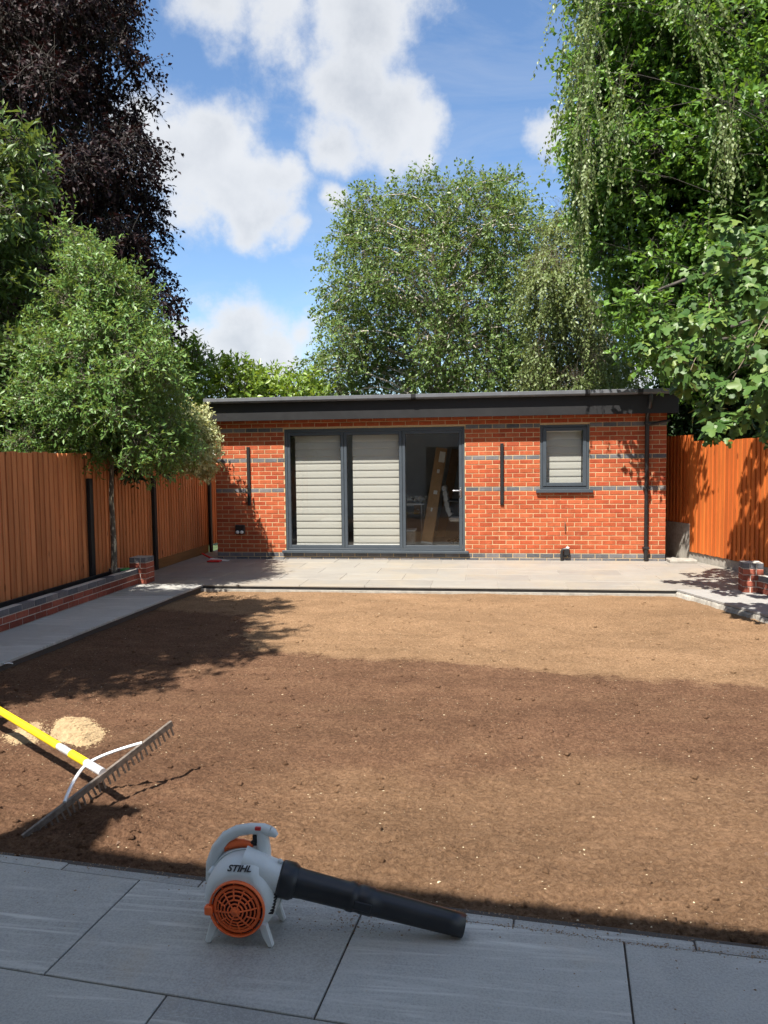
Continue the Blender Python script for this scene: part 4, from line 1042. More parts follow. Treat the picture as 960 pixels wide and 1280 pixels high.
b.tube([(BX - .075, HYc + .01, .248), (BX - .072, HYc - .004, .268)], [.016, .014], 10); b.build('fuel_cap', 'orange_plastic', bw)
# engine housing behind
b = MB(); b.cbox(BX - .080, BX + .055, BY + .080, BY + .15, .05, .195, .022); b.build('engine_cover', 'shell_grey', bw)
# feet
for sx in (-1, 1):
    for yy in (BY - .066, BY + .075):
        b = MB(); poly = [(BX + sx * .060, .080), (BX + sx * .092, .075), (BX + sx * .112, .008), (BX + sx * .106, .0), (BX + sx * .094, .002), (BX + sx * .078, .03)]
        b.prism(poly, yy - .009, yy + .009, .004); b.build('foot', 'shell_grey', bw)
# nozzle: cuff, two tube sections with raised joint, open end
b = MB(); b.lathe([(.0515, -.010), (.056, -.006), (.057, .0), (.057, .034), (.053, .040), (.050, .048)], 32, O0, DV); b.build('cuff', 'tube_black', bw)
TL = 0.600
def trad(t): return .0455 - .0090 * t
pr = [(.045, .03), (.0465, .05)] + [(trad(t), TL * t) for t in np.linspace(.12, .36, 5)] + [(trad(.37) + .003, TL * .372), (trad(.38) + .003, TL * .40), (trad(.4) + .0005, TL * .405), (trad(.41), TL * .43), (trad(.42) + .002, TL * .435), (trad(.43) + .002, TL * .50), (trad(.5), TL * .505)] + [(trad(t), TL * t) for t in np.linspace(.56, 1.0, 6)] + [(trad(1) - .004, TL * 1.001), (trad(1) - .005, TL * .97), (trad(.8) - .006, TL * .75)]
b = MB(); b.lathe(pr, 36, O0, DV, close=False); nz = b.build('nozzle', 'tube_black', bw)
b = MB(); tt = TL * .455; c = O0 + DV * tt - side * 0; fr_ = -side
b2 = O0 + DV * tt + (np.array([0, -1.0, 0])) * (trad(.455) + .003)
T_ = lambda p: b2 + DV * p[0] + np.array([0, -1.0, 0]) * p[1] + upv * p[2]
b.cbox(-.028, .028, -.004, .002, -.012, .016, .002, T=T_); b.build('release_catch', 'tube_black', nz)
# maker's lettering on the upper slope of the shell
def text_mesh(body_, size, bold=0.0, shear=0.0, extrude=0.0004):
    c = bpy.data.curves.new('txt', 'FONT'); c.body = body_; c.size = size; c.shear = shear; c.offset = bold; c.extrude = extrude; c.align_x = 'CENTER'; c.align_y = 'CENTER'; c.resolution_u = 3
    o = bpy.data.objects.new('txt', c); COL.objects.link(o); bpy.context.view_layer.update()
    me = bpy.data.meshes.new_from_object(o.evaluated_get(bpy.context.evaluated_depsgraph_get())); bpy.data.objects.remove(o); bpy.data.curves.remove(c)
    return me
me = text_mesh('STIHL', .027, .0009, .25); me.materials.clear(); me.materials.append(MATS['print_black']); me.name = 'lettering'
sl = math.atan2(.027, .11 * .13)                       # slope of the shell shoulder
tilt_n = np.array([0, -math.cos(R(46)), math.sin(R(46))])
tx = np.array([1.0, 0, .02]); tx -= tilt_n * (tx @ tilt_n); tx /= np.linalg.norm(tx); ty = np.cross(tilt_n, tx)
pt = np.array([BX + .004, BY - .0605, ZC_B + .1045]) + tilt_n * .0075
MM = Matrix(((tx[0] * 1.12, ty[0], tilt_n[0], pt[0]), (tx[1] * 1.12, ty[1], tilt_n[1], pt[1]), (tx[2] * 1.12, ty[2], tilt_n[2], pt[2]), (0, 0, 0, 1)))
me.transform(Matrix.Translation((-BX, -BY, 0)) @ MM); link('lettering', me, bw)

bw.scale = (1.1, 1.1, 1.1)

# ================================================================== LANDSCAPE RAKE
RL = np.array([-2.10, 3.15, -.022]); RT = np.array([-1.685, 3.872, .279]); RM = (RL + RT) / 2
rk = empty('landscape_rake', (-2.1, 3.15, -.05), 'wide metal landscape rake with yellow handle tilted on the soil', 'rake')
hdv = np.array([-1.07, .73, .054]); hdv /= np.linalg.norm(hdv)
du = (RT - RL) / np.linalg.norm(RT - RL); dn = np.cross(du, hdv); dn /= np.linalg.norm(dn)
if dn[2] < 0: dn = -dn
dh = np.cross(dn, du); dh = dh if dh @ hdv > 0 else -dh; HLn = np.linalg.norm(RT - RL)
TK = lambda p: RL + du * p[0] + dh * p[1] + dn * p[2]
b = MB(); b.cbox(0, HLn, -.004, .004, -.016, .014, .0012, T=TK); b.cbox(0, HLn, -.004, .012, .0125, .0165, .0015, T=TK); b.build('bar', 'rake_bar', rk)
tme = None; nt = 30
for k in range(nt):
    u = .018 + (HLn - .036) * k / (nt - 1)
    b = MB(); jit = random.uniform(-.004, .004); b.add([TK((u + s1 * .0042 + jit * (1 if zz < -.05 else 0), yy, zz)) for zz in (-.015, -.064 + random.uniform(-.004, .004)) for (s1, yy) in ((-1, -.004), (1, -.004), (1, .003), (-1, .003))],
                  [(0, 1, 5, 4), (1, 2, 6, 5), (2, 3, 7, 6), (3, 0, 4, 7), (0, 3, 2, 1), (4, 5, 6, 7)]); b.build('tine', 'rake_tine', rk)
HB = RM + dn * .02
b = MB(); b.tube([HB, HB + hdv * .17], [.021, .021], 14); b.build('socket', 'aluminium', rk)
J = HB + hdv * .155
for u, cur in ((.225, .25), (.695, .72)):
    e = RL + du * (HLn * (u / .895)) + dn * .018; 
    ctrl = J + (e - J) * .16 + hdv * .012 + du * (.05 if u > .45 else -.05)
    path = [(1 - t) ** 2 * J + 2 * t * (1 - t) * ctrl + t * t * e for t in np.linspace(0, 1, 10)]
    b = MB(); b.tube(path, .009, 8); b.build('brace', 'aluminium', rk)
hs = lambda t: HB + hdv * t
b = MB(); b.tube([hs(.165), hs(.33)], .0215, 14); b.build('grip_collar', 'yellow_grip', rk)
b = MB(); b.tube([hs(.325), hs(.475)], .0190, 14); b.tube([hs(.40), hs(.43)], .0205, 14); b.build('ferrule', 'aluminium', rk)
b = MB(); b.tube([hs(.47), hs(1.95)], .0215, 14); b.build('shaft', 'yellow_grip', rk)
b = MB(); b.tube([hs(1.95), hs(1.97)], .0235, 14); b.build('end_cap', 'black_plastic', rk)
# upturned bucket that carries the far end of the shaft
ec = hs(1.78); zb = float(soil_base(ec[0], ec[1])) - .01
bk = empty('bucket', (ec[0], ec[1], zb), 'upturned black bucket on the soil propping the rake handle', 'bucket')
hb = ec[2] - .0205 - zb
b = MB(); b.lathe([(.150, 0), (.155, .004), (.155, .016), (.148, .018), (.118, hb - .008), (.112, hb), (.10, hb - .004), (.0, hb - .004)], 28, (ec[0], ec[1], zb), (0, 0, 1), close=False); b.build('pail', 'bucket_black', bk)
b = MB(); b.tube([(ec[0] + .16 * math.cos(a), ec[1] + .16 * math.sin(a) , zb + .015 + .0 * a) for a in np.linspace(3.3, 6.1, 14)], .004, 6); b.build('bail_handle', 'steel', bk)

# ================================================================== SMALL THINGS ON THE GROUND
def seed_heap(poly_px, hmax, label, seed, n=5200):
    r = np.random.default_rng(seed)
    P = np.array([gnd(x, y, -.05)[:2] for x, y in poly_px]); c = P.mean(0)
    base = empty('seed_heap', (c[0], c[1], float(soil_base(c[0], c[1]))), label, 'seed heap', 'heaps of pale seed on the soil')
    def inside(q):
        ins = np.zeros(len(q), bool); n_ = len(P); dmin = np.full(len(q), 9.0)
        for i in range(n_):
            a, b_ = P[i], P[(i + 1) % n_]
            cond = ((a[1] > q[:, 1]) != (b_[1] > q[:, 1])) & (q[:, 0] < (b_[0] - a[0]) * (q[:, 1] - a[1]) / (b_[1] - a[1] + 1e-12) + a[0]); ins ^= cond
            t_ = np.clip(((q - a) @ (b_ - a)) / ((b_ - a) @ (b_ - a)), 0, 1); dmin = np.minimum(dmin, np.linalg.norm(q - (a + t_[:, None] * (b_ - a)), axis=1))
        return ins, dmin
    lo, hi = P.min(0) - .05, P.max(0) + .05
    gx = np.linspace(lo[0], hi[0], 46); gy = np.linspace(lo[1], hi[1], 46); X, Y = np.meshgrid(gx, gy); q = np.stack([X.ravel(), Y.ravel()], 1)
    ins, dm = inside(q); h = np.where(ins, np.minimum(1, dm / .09) ** .8 * hmax, -.03 * np.minimum(1, dm / .03)); h = h + vnoise(q[:, 0] * 40, q[:, 1] * 40, seed) * .008
    V = np.stack([q[:, 0], q[:, 1], soil_z(q[:, 0], q[:, 1]) + h], 1); i0 = (np.arange(45)[:, None] * 46 + np.arange(45)[None]).ravel()
    me = fast_mesh('heap', V - np.array(base.location), np.stack([i0, i0 + 1, i0 + 47, i0 + 46], 1), 'seed_grain', smooth=True); link('heap', me, base)
    q = lo + (hi - lo) * r.random((n * 2, 2)); ins, dm = inside(q); keep = ins | (r.random(len(q)) < np.exp(-dm / .015) * .5); q, ins, dm = q[keep], ins[keep], dm[keep]
    z = soil_z(q[:, 0], q[:, 1]) + np.where(ins, np.minimum(1, dm / .09) ** .8 * hmax, 0) + .001
    me = scatter('grain', 0, .0022, .0055, 'seed_grain', .6, pts=np.stack([q[:, 0], q[:, 1], z], 1), longf=1.7, seed=seed)
    o = link('grains', me, base, loc=(0, 0, 0)); o['kind'] = 'stuff'
seed_heap([(62, 922), (72, 902), (84, 897), (112, 899), (131, 913), (126, 924), (110, 934), (88, 931)], .035, 'rounded heap of pale seed on the soil beyond the rake head', 21)
seed_heap([(6, 925), (30, 911), (48, 905), (51, 921), (44, 930), (20, 932)], .03, 'thin patch of pale seed under the yellow rake handle', 22)

t = empty('hand_tool', (-4.72, 12.7, .0), 'small red and white hand tool dropped by the wall and fence corner', 'hand tool')
b = MB(); b.tube([(-4.98, 12.93, .10), (-4.80, 12.80, .05), (-4.66, 12.70, .02)], [.016, .018, .014], 8); b.build('handle', 'red_paint', t)
b = MB(); b.prism([(-4.78, .004), (-4.42, .004), (-4.40, .02), (-4.74, .055)], 12.68, 12.70, .002); b.build('blade', 'white_paint', t)
b = MB(); b.cbox(-4.74, -4.52, 12.50, 12.66, .003, .03, .008); b.build('plate', 'red_paint', t)
t = empty('string_offcut', tuple(gnd(6, 829, -.02)), 'short curl of white cord at the path edge', 'cord')
b = MB(); base = gnd(4, 831, -.02); b.tube([base + np.array([.012 * k - .03, .02 * math.sin(k * .9), .012 + .006 * math.cos(k)]) for k in range(10)], .005, 6); b.build('cord', 'white_paint', t)
b = MB(); b.cbox(2.92, 3.34, 12.78, 13.08, .001, .05, .008); tag(b.build('loose_slab', 'concrete'), 'loose pale concrete slab lying at the building corner', 'slab')
t = empty('plant_tray', (-5.0, 10.05, .12), 'small green plastic tray behind the low brick wall', 'tray')
b = MB(); b.cbox(-5.035, -4.962, 9.98, 10.125, .21, .24, .006); b.build('tray', 'green_plastic', t)
b = MB(); b.cbox(-5.025, -4.972, 9.99, 10.115, .121, .21, .004); b.build('pot', 'black_plastic', t)

# ================================================================== HOUSE BEHIND THE CAMERA (shades the patio)
hs_ = empty('house', (0, -4.0, 0), 'unseen two storey house with walls set white for bounce light, whose shadow covers the slab patio', 'house')
EH = 5.4; E0 = np.array([-1.394, 2.843 + .195]) - EH * np.array([-SUN_TO[0], -SUN_TO[1]]) / SUN_TO[2]
he = lambda u, v, z: np.array([*(E0 + PU * u + PV * v), z])
Th = lambda p: he(p[0], p[1], p[2])
b = MB(); b.box(-7.5, 7.5, -8.4, -.38, -.2, EH - .1, T=Th); b.build('wall', 'bounce_white', hs_)
b = MB(); vs = [he(-7.8, 0, EH - .06), he(7.8, 0, EH - .06), he(7.8, -8.8, EH - .06), he(-7.8, -8.8, EH - .06), he(-7.8, 0, EH), he(7.8, 0, EH), he(7.8, -8.8, EH), he(-7.8, -8.8, EH), he(-7.8, -4.4, EH + 2.6), he(7.8, -4.4, EH + 2.6)]
b.add(vs, [(3, 2, 1, 0), (0, 1, 5, 4), (2, 3, 7, 6), (4, 5, 9, 8), (6, 7, 8, 9), (0, 4, 8, 7, 3), (1, 2, 6, 9, 5)]); hr = b.build('roof', 'roof_tile', hs_)
b = MB(); b.cbox(-.86, -.45, -.60, .05, EH - 1.0, EH + .66, .02, T=Th); b.build('shadow_stack', 'house_brick', hr)  # unseen stack added to cast the rounded bump in the eaves shadow
for (u0, u1, z0, z1) in ((-6, -4.2, 3.2, 4.5), (-2.4, -1.0, 3.2, 4.5), (1.2, 3.0, 3.2, 4.5), (4.2, 5.6, 3.2, 4.5), (-6, -3.4, .15, 2.3), (.6, 3.6, .02, 2.25)):
    b = MB(); frame_piece(b, u0, u1, z0, z1, .07, -.40, -.35); V_ = [Th(np.array(p)) for p in b.v]; b.v = [tuple(p) for p in V_]; w_ = b.build('window', 'white_paint', hs_)
    b = MB(); b.box(u0 + .07, u1 - .07, -.379, -.371, z0 + .07, z1 - .07, T=Th); b.build('pane', 'fascia_dark', w_)

# ================================================================== TREES AND SHRUBS
def poly_info(q, P):
    ins = np.zeros(len(q), bool); dm = np.full(len(q), 1e9); n = len(P)
    for i in range(n):
        a, b_ = P[i], P[(i + 1) % n]
        ins ^= ((a[1] > q[:, 1]) != (b_[1] > q[:, 1])) & (q[:, 0] < (b_[0] - a[0]) * (q[:, 1] - a[1]) / (b_[1] - a[1] + 1e-9) + a[0])
        t = np.clip(((q - a) @ (b_ - a)) / ((b_ - a) @ (b_ - a) + 1e-9), 0, 1); dm = np.minimum(dm, np.linalg.norm(q - (a + t[:, None] * (b_ - a)), axis=1))
    return ins, dm
def clumps_from_outline(poly, Y0, depth, rpx, n, rng, edge=0.45):
    P = np.array(poly, float); lo, hi = P.min(0), P.max(0); C = []; Rr = []
    q = lo + (hi - lo) * rng.random((n * 30, 2)); ins, dm = poly_info(q, P)
    ok = ins & (dm > edge * rpx * (.4 + .8 * rng.random(len(q)))); q, dm = q[ok], dm[ok]
    # spread them out: greedy picking of the farthest of a few candidates
    pick = [0]
    for _ in range(min(n, len(q)) - 1):
        cand = rng.integers(0, len(q), 14); d = np.min(np.linalg.norm(q[cand][:, None] - q[pick[-60:]][None], axis=2), axis=1); pick.append(int(cand[np.argmax(d)]))
    mx = dm.max()
    for i in pick:
        th = math.sqrt(min(1.0, dm[i] / (0.6 * mx) + 0.08)); Y = Y0 + depth * th * rng.uniform(-1, 1)
        c = at(q[i][0], q[i][1], Y); s = abs((c - CAMP) @ _f) / FPX
        C.append(c); Rr.append(min(rpx, dm[i] * 1.1 + 4) * s * rng.uniform(.8, 1.2))
    return np.array(C), np.array(Rr)
def unit(v): return v / (np.linalg.norm(v, axis=-1, keepdims=True) + 1e-9)
def foliage(C, Rr, twigs, per, L, Wd, tlen, droop, rng, flat=0.8, upn=0.9, keep=None, spread=0.6, crownc=None, curl=0.0):
    """twigs spring from clumps, leaves alternate along each twig"""
    w = Rr ** 2; cnt = np.maximum(3, (twigs * w / w.sum())).astype(int); idx = np.repeat(np.arange(len(C)), cnt); n = len(idx)
    d = unit(rng.normal(size=(n, 3))); rad = .30 + .62 * np.sqrt(rng.random(n))
    base = C[idx] + d * (Rr[idx] * rad)[:, None] * np.array([1, 1, flat])
    if crownc is not None: d = unit(d + .7 * unit(C[idx] - crownc))
    td = unit(d * .8 + rng.normal(size=(n, 3)) * .55 + np.array([0, 0, -droop])); tl = tlen * (.55 + .8 * rng.random(n))
    if keep is not None:
        k = keep(base); base, td, tl, d, idx = base[k], td[k], tl[k], d[k], idx[k]; n = len(base)
    j = (np.arange(per) + .5) / per; t = j[None] + rng.uniform(-.4, .4, (n, per)) / per
    sag = -droop * .35 * tl[:, None] * t ** 2
    pos = base[:, None] + td[:, None] * (tl[:, None] * t)[..., None]; pos[..., 2] += sag
    side = unit(np.cross(td, rng.normal(size=(n, 3)))); sgn = np.where(np.arange(per) % 2 == 0, 1.0, -1.0)[None, :, None]
    ax = unit(td[:, None] * .55 + side[:, None] * sgn * .7 + rng.normal(size=(n, per, 3)) * .35 + np.array([0, 0, -droop * .6]))
    nr = unit(np.array([0, 0, upn]) + d[:, None] * .55 + rng.normal(size=(n, per, 3)) * spread); nr = unit(nr - ax * (nr * ax).sum(-1, keepdims=True)); sd_ = np.cross(ax, nr)
    sz = (.65 + .7 * rng.random((n, per)))[..., None]; l, wv = L * sz, Wd * sz
    p0 = pos; p1 = pos + ax * l * .45 + sd_ * wv * .5 + nr * wv * .16; p2 = pos + ax * l - nr * l * (.08 + curl); p3 = pos + ax * l * .45 - sd_ * wv * .5 + nr * wv * .16
    V = np.stack([p0, p1, p2, p3], 2).reshape(-1, 3); m = n * per; i0 = 4 * np.arange(m)
    Fc = np.stack([np.stack([i0, i0 + 1, i0 + 2], 1), np.stack([i0, i0 + 2, i0 + 3], 1)], 1).reshape(-1, 3)
    cl = rng.random(len(C)); rnd = np.clip(.55 * rng.random((n, per)) + .25 * cl[idx][:, None] + .2 * t, 0, 1)
    return V, Fc, np.repeat(rnd.ravel(), 4), base, td, tl
def twig_mesh(name, base, td, tl, droop, r0, material):
    n = len(base); rr = np.random.default_rng(1); a = unit(np.cross(td, np.array([.3, .5, .81]))); b_ = np.cross(td, a)
    back = base - td * (tl * .8)[:, None]; tip = base + td * tl[:, None]; tip = tip + np.array([0, 0, 1]) * (-droop * .35 * tl)[:, None]
    rings = []
    for p, r in ((back, r0), (base, r0 * .8), (tip, r0 * .25)):
        for k in range(3):
            ang = 2 * math.pi * k / 3; rings.append(p + (a * math.cos(ang) + b_ * math.sin(ang)) * r)
    V = np.stack(rings, 1).reshape(-1, 3); i0 = 9 * np.arange(n)[:, None]
    q = [(0, 1, 4, 3), (1, 2, 5, 4), (2, 0, 3, 5), (3, 4, 7, 6), (4, 5, 8, 7), (5, 3, 6, 8)]
    return fast_mesh(name, V, (np.array(q)[None] + i0[:, :, None]).reshape(-1, 4), material)
def limb_path(p0, p1, rng, sag=0.0, wob=.08, n=6):
    p0, p1 = np.array(p0, float), np.array(p1, float); L = np.linalg.norm(p1 - p0); out_ = []
    mid = rng.normal(size=3) * wob * L
    for t in np.linspace(0, 1, n):
        p = p0 + (p1 - p0) * t; p = p + mid * math.sin(math.pi * t) + np.array([0, 0, 1]) * (L * .18 * math.sin(math.pi * t)) - np.array([0, 0, sag * L * t * t * .15]); out_.append(p)
    return out_
def tree(name, label, cat, base, trunk_pts, trunk_r, bark, leafm, C, Rr, twigs, per, L, Wd, tlen, droop, seed, flat=.8, upn=.9, limbs=40, limb_r=.03, group=None, keep=None, twig_r=.004, spread=.6, curl=0.0, twig_mat=None, crown_name='crown', lo_s=.25):
    rng = np.random.default_rng(seed); t = empty(name, tuple(base), label, cat, group)
    T = [np.array(p, float) for p in trunk_pts]
    b = MB(); m = len(T); b.tube(T, [trunk_r * (1 - .75 * i / max(1, m - 1)) for i in range(m)], 12)
    sel = rng.permutation(len(C))[:limbs]
    seglen = np.cumsum([0] + [np.linalg.norm(T[i + 1] - T[i]) for i in range(m - 1)])
    for i in sel:
        c = C[i]; best = None
        for s_ in np.linspace(lo_s, .98, 12):
            L_ = s_ * seglen[-1]; k = min(np.searchsorted(seglen, L_) - 1, m - 2); k = max(k, 0); p = T[k] + (T[k + 1] - T[k]) * ((L_ - seglen[k]) / (seglen[k + 1] - seglen[k] + 1e-9))
            cost = np.linalg.norm(c - p) + (1.2 * max(0, p[2] - c[2] + .3 * np.linalg.norm((c - p)[:2])))
            if best is None or cost < best[0]: best = (cost, p, s_)
        r0 = max(limb_r * .5, min(limb_r, trunk_r * (1 - .75 * best[2]) * .8)); P = limb_path(best[1], c, rng)
        b.tube(P, [r0 * (1 - .75 * k / 5) for k in range(6)], 6)
    b.build('trunk', bark, t)
    V, Fc, rnd, bs, td, tl = foliage(C, Rr, twigs, per, L, Wd, tlen, droop, rng, flat, upn, keep, spread, C.mean(0), curl)
    o = WL[t.name]; me = fast_mesh('crown', V - o, Fc, leafm, rnd); cr = link(crown_name, me, t); cr['kind'] = 'stuff'
    me = twig_mesh('twigs', bs - o, td, tl, droop, twig_r, twig_mat or bark); tw = link('twigs', me, t); tw['kind'] = 'stuff'
    return t
rg = np.random.default_rng

# small evergreen in the planter
poly = [(8, 566), (12, 480), (30, 455), (40, 405), (62, 395), (70, 352), (85, 345), (76, 292), (90, 268), (104, 300), (128, 312), (134, 338), (168, 348), (188, 392), (212, 450), (226, 495), (236, 540), (226, 580), (196, 590), (150, 572), (90, 574)]
C, Rr = clumps_from_outline(poly, 10.2, 1.2, 23, 105, rg(13), .12)
tb_ = np.array([-5.10, 9.93, .1]); tp = [tb_, (-5.09, 9.93, .6), (-5.11, 9.94, 1.2), (-5.09, 9.95, 1.7), (-5.16, 9.98, 2.4), (-5.25, 10.0, 3.2), (-5.42, 10.05, 4.3)]
tree('evergreen_tree', 'small broadleaf evergreen with slim mottled trunk rising from the brick planter', 'tree', tb_, tp, .045, 'bark_mottled', 'leaf_small', C, Rr, 6400, 10, .066, .029, .32, .08, 12, limbs=70, limb_r=.016, twig_r=.0026, lo_s=.46)

# copper beech beyond the fence
poly = [(-230, -160), (120, -160), (158, -20), (160, 45), (188, 88), (180, 130), (192, 195), (205, 262), (196, 300), (204, 335), (224, 402), (190, 430), (120, 445), (30, 430), (-230, 440)]
C, Rr = clumps_from_outline(poly, 17.5, 2.8, 40, 210, rg(21), .35)
tb_ = np.array([-12.6, 18.0, -.3]); tp = [tb_, (-12.6, 18, 2), (-12.5, 18, 4), (-12.5, 17.9, 7), (-12.4, 17.9, 10), (-12.4, 17.8, 13)]
tree('copper_beech', 'tall copper beech with dark purple drooping foliage beyond the fence', 'tree', tb_, tp, .42, 'bark_dark', 'leaf_beech', C, Rr, 22000, 11, .104, .062, .55, .55, 22, flat=.7, limbs=90, limb_r=.09, twig_r=.006)

# loose yellow-green tree by the near fence
poly = [(-160, 150), (-20, 170), (12, 150), (27, 108), (38, 150), (46, 215), (50, 300), (40, 380), (52, 450), (60, 560), (-160, 585)]
C, Rr = clumps_from_outline(poly, 10.6, .9, 30, 75, rg(31), .3)
tb_ = np.array([-7.7, 10.6, -.3]); tp = [tb_, (-7.7, 10.6, 1.5), (-7.65, 10.7, 3), (-7.7, 10.7, 4.5), (-7.6, 10.7, 6)]
tree('cherry_tree', 'upright tree with long yellow-green leaves rising over the fence by the beech', 'tree', tb_, tp, .09, 'bark_dark', 'leaf_cherry', C, Rr, 3000, 9, .13, .046, .36, .25, 32, limbs=50, limb_r=.03, spread=.8)
poly = [(-150, 430), (-20, 425), (40, 440), (90, 480), (150, 500), (205, 530), (205, 590), (120, 592), (30, 590), (-150, 592)]
C, Rr = clumps_from_outline(poly, 10.6, .5, 26, 60, rg(33), .3)
tree('shaded_foliage', 'shaded foliage coloured dark green, filling the gap just over the brown fence', 'shrub', (-7.0, 10.6, -.3), [(-7.0, 10.6, -.3), (-7.0, 10.6, .8), (-6.95, 10.6, 1.7)], .06, 'bark_dark', 'leaf_dark', C, Rr, 4600, 8, .08, .042, .2, .1, 34, limbs=25, limb_r=.02)  # lower foliage with its shade put into the dark leaf colour

# shade tree past the left edge; only its shadow reaches the soil
rr = rg(35); C = np.array([-5.75, 3.75, 6.1]) + unit(rr.normal(size=(95, 3))) * (rr.random(95) ** .4)[:, None] * np.array([1.75, 2.3, 1.6]); Rr = np.full(95, .5)
tree('shade_tree', 'leafy tree behind the fence that dapples the soil and path with shade', 'tree', (-6.4, 3.6, -.3), [(-6.4, 3.6, -.3), (-6.4, 3.6, 2), (-6.3, 3.7, 4), (-6.1, 3.7, 6), (-6, 3.7, 7.2)], .14, 'bark', 'leaf_cherry', C, Rr, 5200, 9, .12, .06, .32, .1, 36, limbs=45, limb_r=.05)

# clipped laurel hedge behind the garden room
poly = [(190, 460), (205, 436), (235, 424), (262, 448), (300, 452), (345, 462), (395, 474), (416, 492), (410, 530), (190, 560)]
C, Rr = clumps_from_outline(poly, 19.0, .8, 16, 70, rg(41), .4)
tree('laurel_hedge', 'bright yellow-green laurel hedge showing above the left end of the roof', 'hedge', (-6.2, 19, -.3), [(-6.2, 19, -.3), (-6.2, 19, 1.5), (-6.2, 19, 3)], .1, 'bark', 'leaf_laurel', C, Rr, 1700, 8, .15, .062, .3, -.25, 42, limbs=40, limb_r=.03, upn=.7)

# pale variegated shrub at the fence end
poly = [(188, 560), (200, 528), (232, 500), (258, 515), (267, 545), (268, 580), (262, 606), (244, 592), (205, 580)]
C, Rr = clumps_from_outline(poly, 12.1, .45, 12, 45, rg(51), .3)
tree('variegated_shrub', 'pale cream variegated shrub spilling over the fence beside the brick corner', 'shrub', (-5.75, 12.1, -.3), [(-5.75, 12.1, -.3), (-5.7, 12.1, 1.2), (-5.5, 12.1, 2.0)], .04, 'bark', 'leaf_pale', C, Rr, 1500, 8, .06, .032, .15, .2, 52, limbs=25, limb_r=.012, twig_r=.002)

# birch behind the room
poly = [(368, 492), (366, 470), (402, 430), (400, 380), (404, 345), (412, 300), (424, 255), (452, 232), (488, 240), (528, 205), (560, 222), (608, 210), (655, 226), (680, 262), (694, 292), (662, 330), (672, 400), (700, 500), (560, 520), (400, 510)]
C, Rr = clumps_from_outline(poly, 21.0, 2.0, 28, 190, rg(61), .35)
rr = rg(62); tb_ = np.array([-1.4, 21, -.3]); tp = [tb_, (-1.4, 21, 2), (-1.3, 21, 4), (-1.25, 21, 6), (-1.1, 21, 8)]
bt = tree('birch_tree', 'airy grey-green birch standing centrally behind the brick garden room', 'tree', tb_, tp, .13, 'bark_pale', 'leaf_birch', C, Rr, 8200, 9, .090, .058, .42, .30, 62, flat=.9, limbs=110, limb_r=.045, twig_r=.0032, spread=.9, twig_mat='bark')

# weeping birch beside it
poly = [(655, 500), (668, 400), (652, 335), (682, 302), (700, 238), (730, 262), (742, 330), (776, 392), (796, 440), (800, 500)]
C, Rr = clumps_from_outline(poly, 18.8, 1.2, 20, 80, rg(71), .3)
tree('weeping_birch', 'pale weeping birch with hanging sprays between the birch and the big tree', 'tree', (2.6, 19, -.3), [(2.6, 19, -.3), (2.6, 19, 2), (2.5, 19, 4), (2.4, 19, 5.5), (2.3, 19, 6.6)], .11, 'bark_pale', 'leaf_weeping', C, Rr, 2400, 15, .078, .046, .65, 1.0, 72, limbs=40, limb_r=.03, twig_mat='bark', twig_r=.002, spread=.9)

# big broadleaf on the right
poly = [(712, -160), (1180, -160), (1180, 500), (1000, 520), (900, 500), (862, 500), (838, 470), (800, 432), (772, 388), (748, 335), (722, 262), (714, 185), (724, 100)]
C, Rr = clumps_from_outline(poly, 14.6, 2.1, 42, 320, rg(81), .3)
C2, R2 = clumps_from_outline([(776, 372), (812, 350), (850, 400), (850, 450), (822, 462), (796, 432)], 12.1, .35, 20, 16, rg(83), .3)      # low bough over the terrace
C = np.concatenate([C, C2]); Rr = np.concatenate([Rr, R2])
tree('broadleaf_tree', 'huge bright green broadleaf tree towering over the fence and roof end', 'tree', (7.4, 15.2, -.3), [(7.4, 15.2, -.3), (7.4, 15.2, 2), (7.3, 15.1, 4), (7.2, 15, 7), (7.2, 15, 10), (7.1, 15, 13)], .38, 'bark_dark', 'leaf_big', C, Rr, 24000, 10, .108, .068, .42, .12, 82, flat=.6, limbs=70, limb_r=.08, twig_r=.004, spread=.55)

# hanging sprays of a tall birch in front of it
Cs = []; Rs = []
for poly, n, sd_ in (([(704, -120), (762, -120), (752, 60), (742, 200), (726, 310), (714, 230), (707, 90)], 40, 91), ([(848, -60), (880, -60), (878, 40), (860, 80)], 7, 93), ([(886, 140), (926, 135), (916, 190), (898, 215)], 7, 94), ([(768, 100), (788, 100), (786, 190), (774, 180)], 5, 95)):
    c, r_ = clumps_from_outline(poly, 11.9, .5, 14, n, rg(sd_), .2); Cs.append(c); Rs.append(r_)
C = np.concatenate(Cs); Rr = np.concatenate(Rs)
tree('silver_birch', 'tall silver birch trailing long pale green strands before the broadleaf tree', 'tree', (5.6, 13.4, -.3), [(5.6, 13.4, -.3), (5.6, 13.4, 3), (5.4, 13.2, 6), (5.0, 12.9, 9), (4.4, 12.6, 11)], .16, 'bark_dark', 'leaf_weeping', C, Rr, 110, 26, .056, .038, .7, 1.6, 96, limbs=12, limb_r=.008, twig_r=.0011, spread=1.0, twig_mat='bark')

# dark evergreen between roof end and fence
poly = [(828, 470), (850, 440), (905, 440), (985, 450), (990, 560), (905, 566), (836, 566)]
C, Rr = clumps_from_outline(poly, 15.0, .5, 22, 60, rg(97), .3)
tree('dark_evergreen', 'dark ivy-like evergreen mass between the roof end and the fig', 'shrub', (4.6, 15.0, -.3), [(4.6, 15, -.3), (4.6, 15, 1.2), (4.6, 15, 2.6)], .08, 'bark_dark', 'leaf_dark', C, Rr, 4200, 8, .095, .06, .2, .1, 98, limbs=25, limb_r=.02)

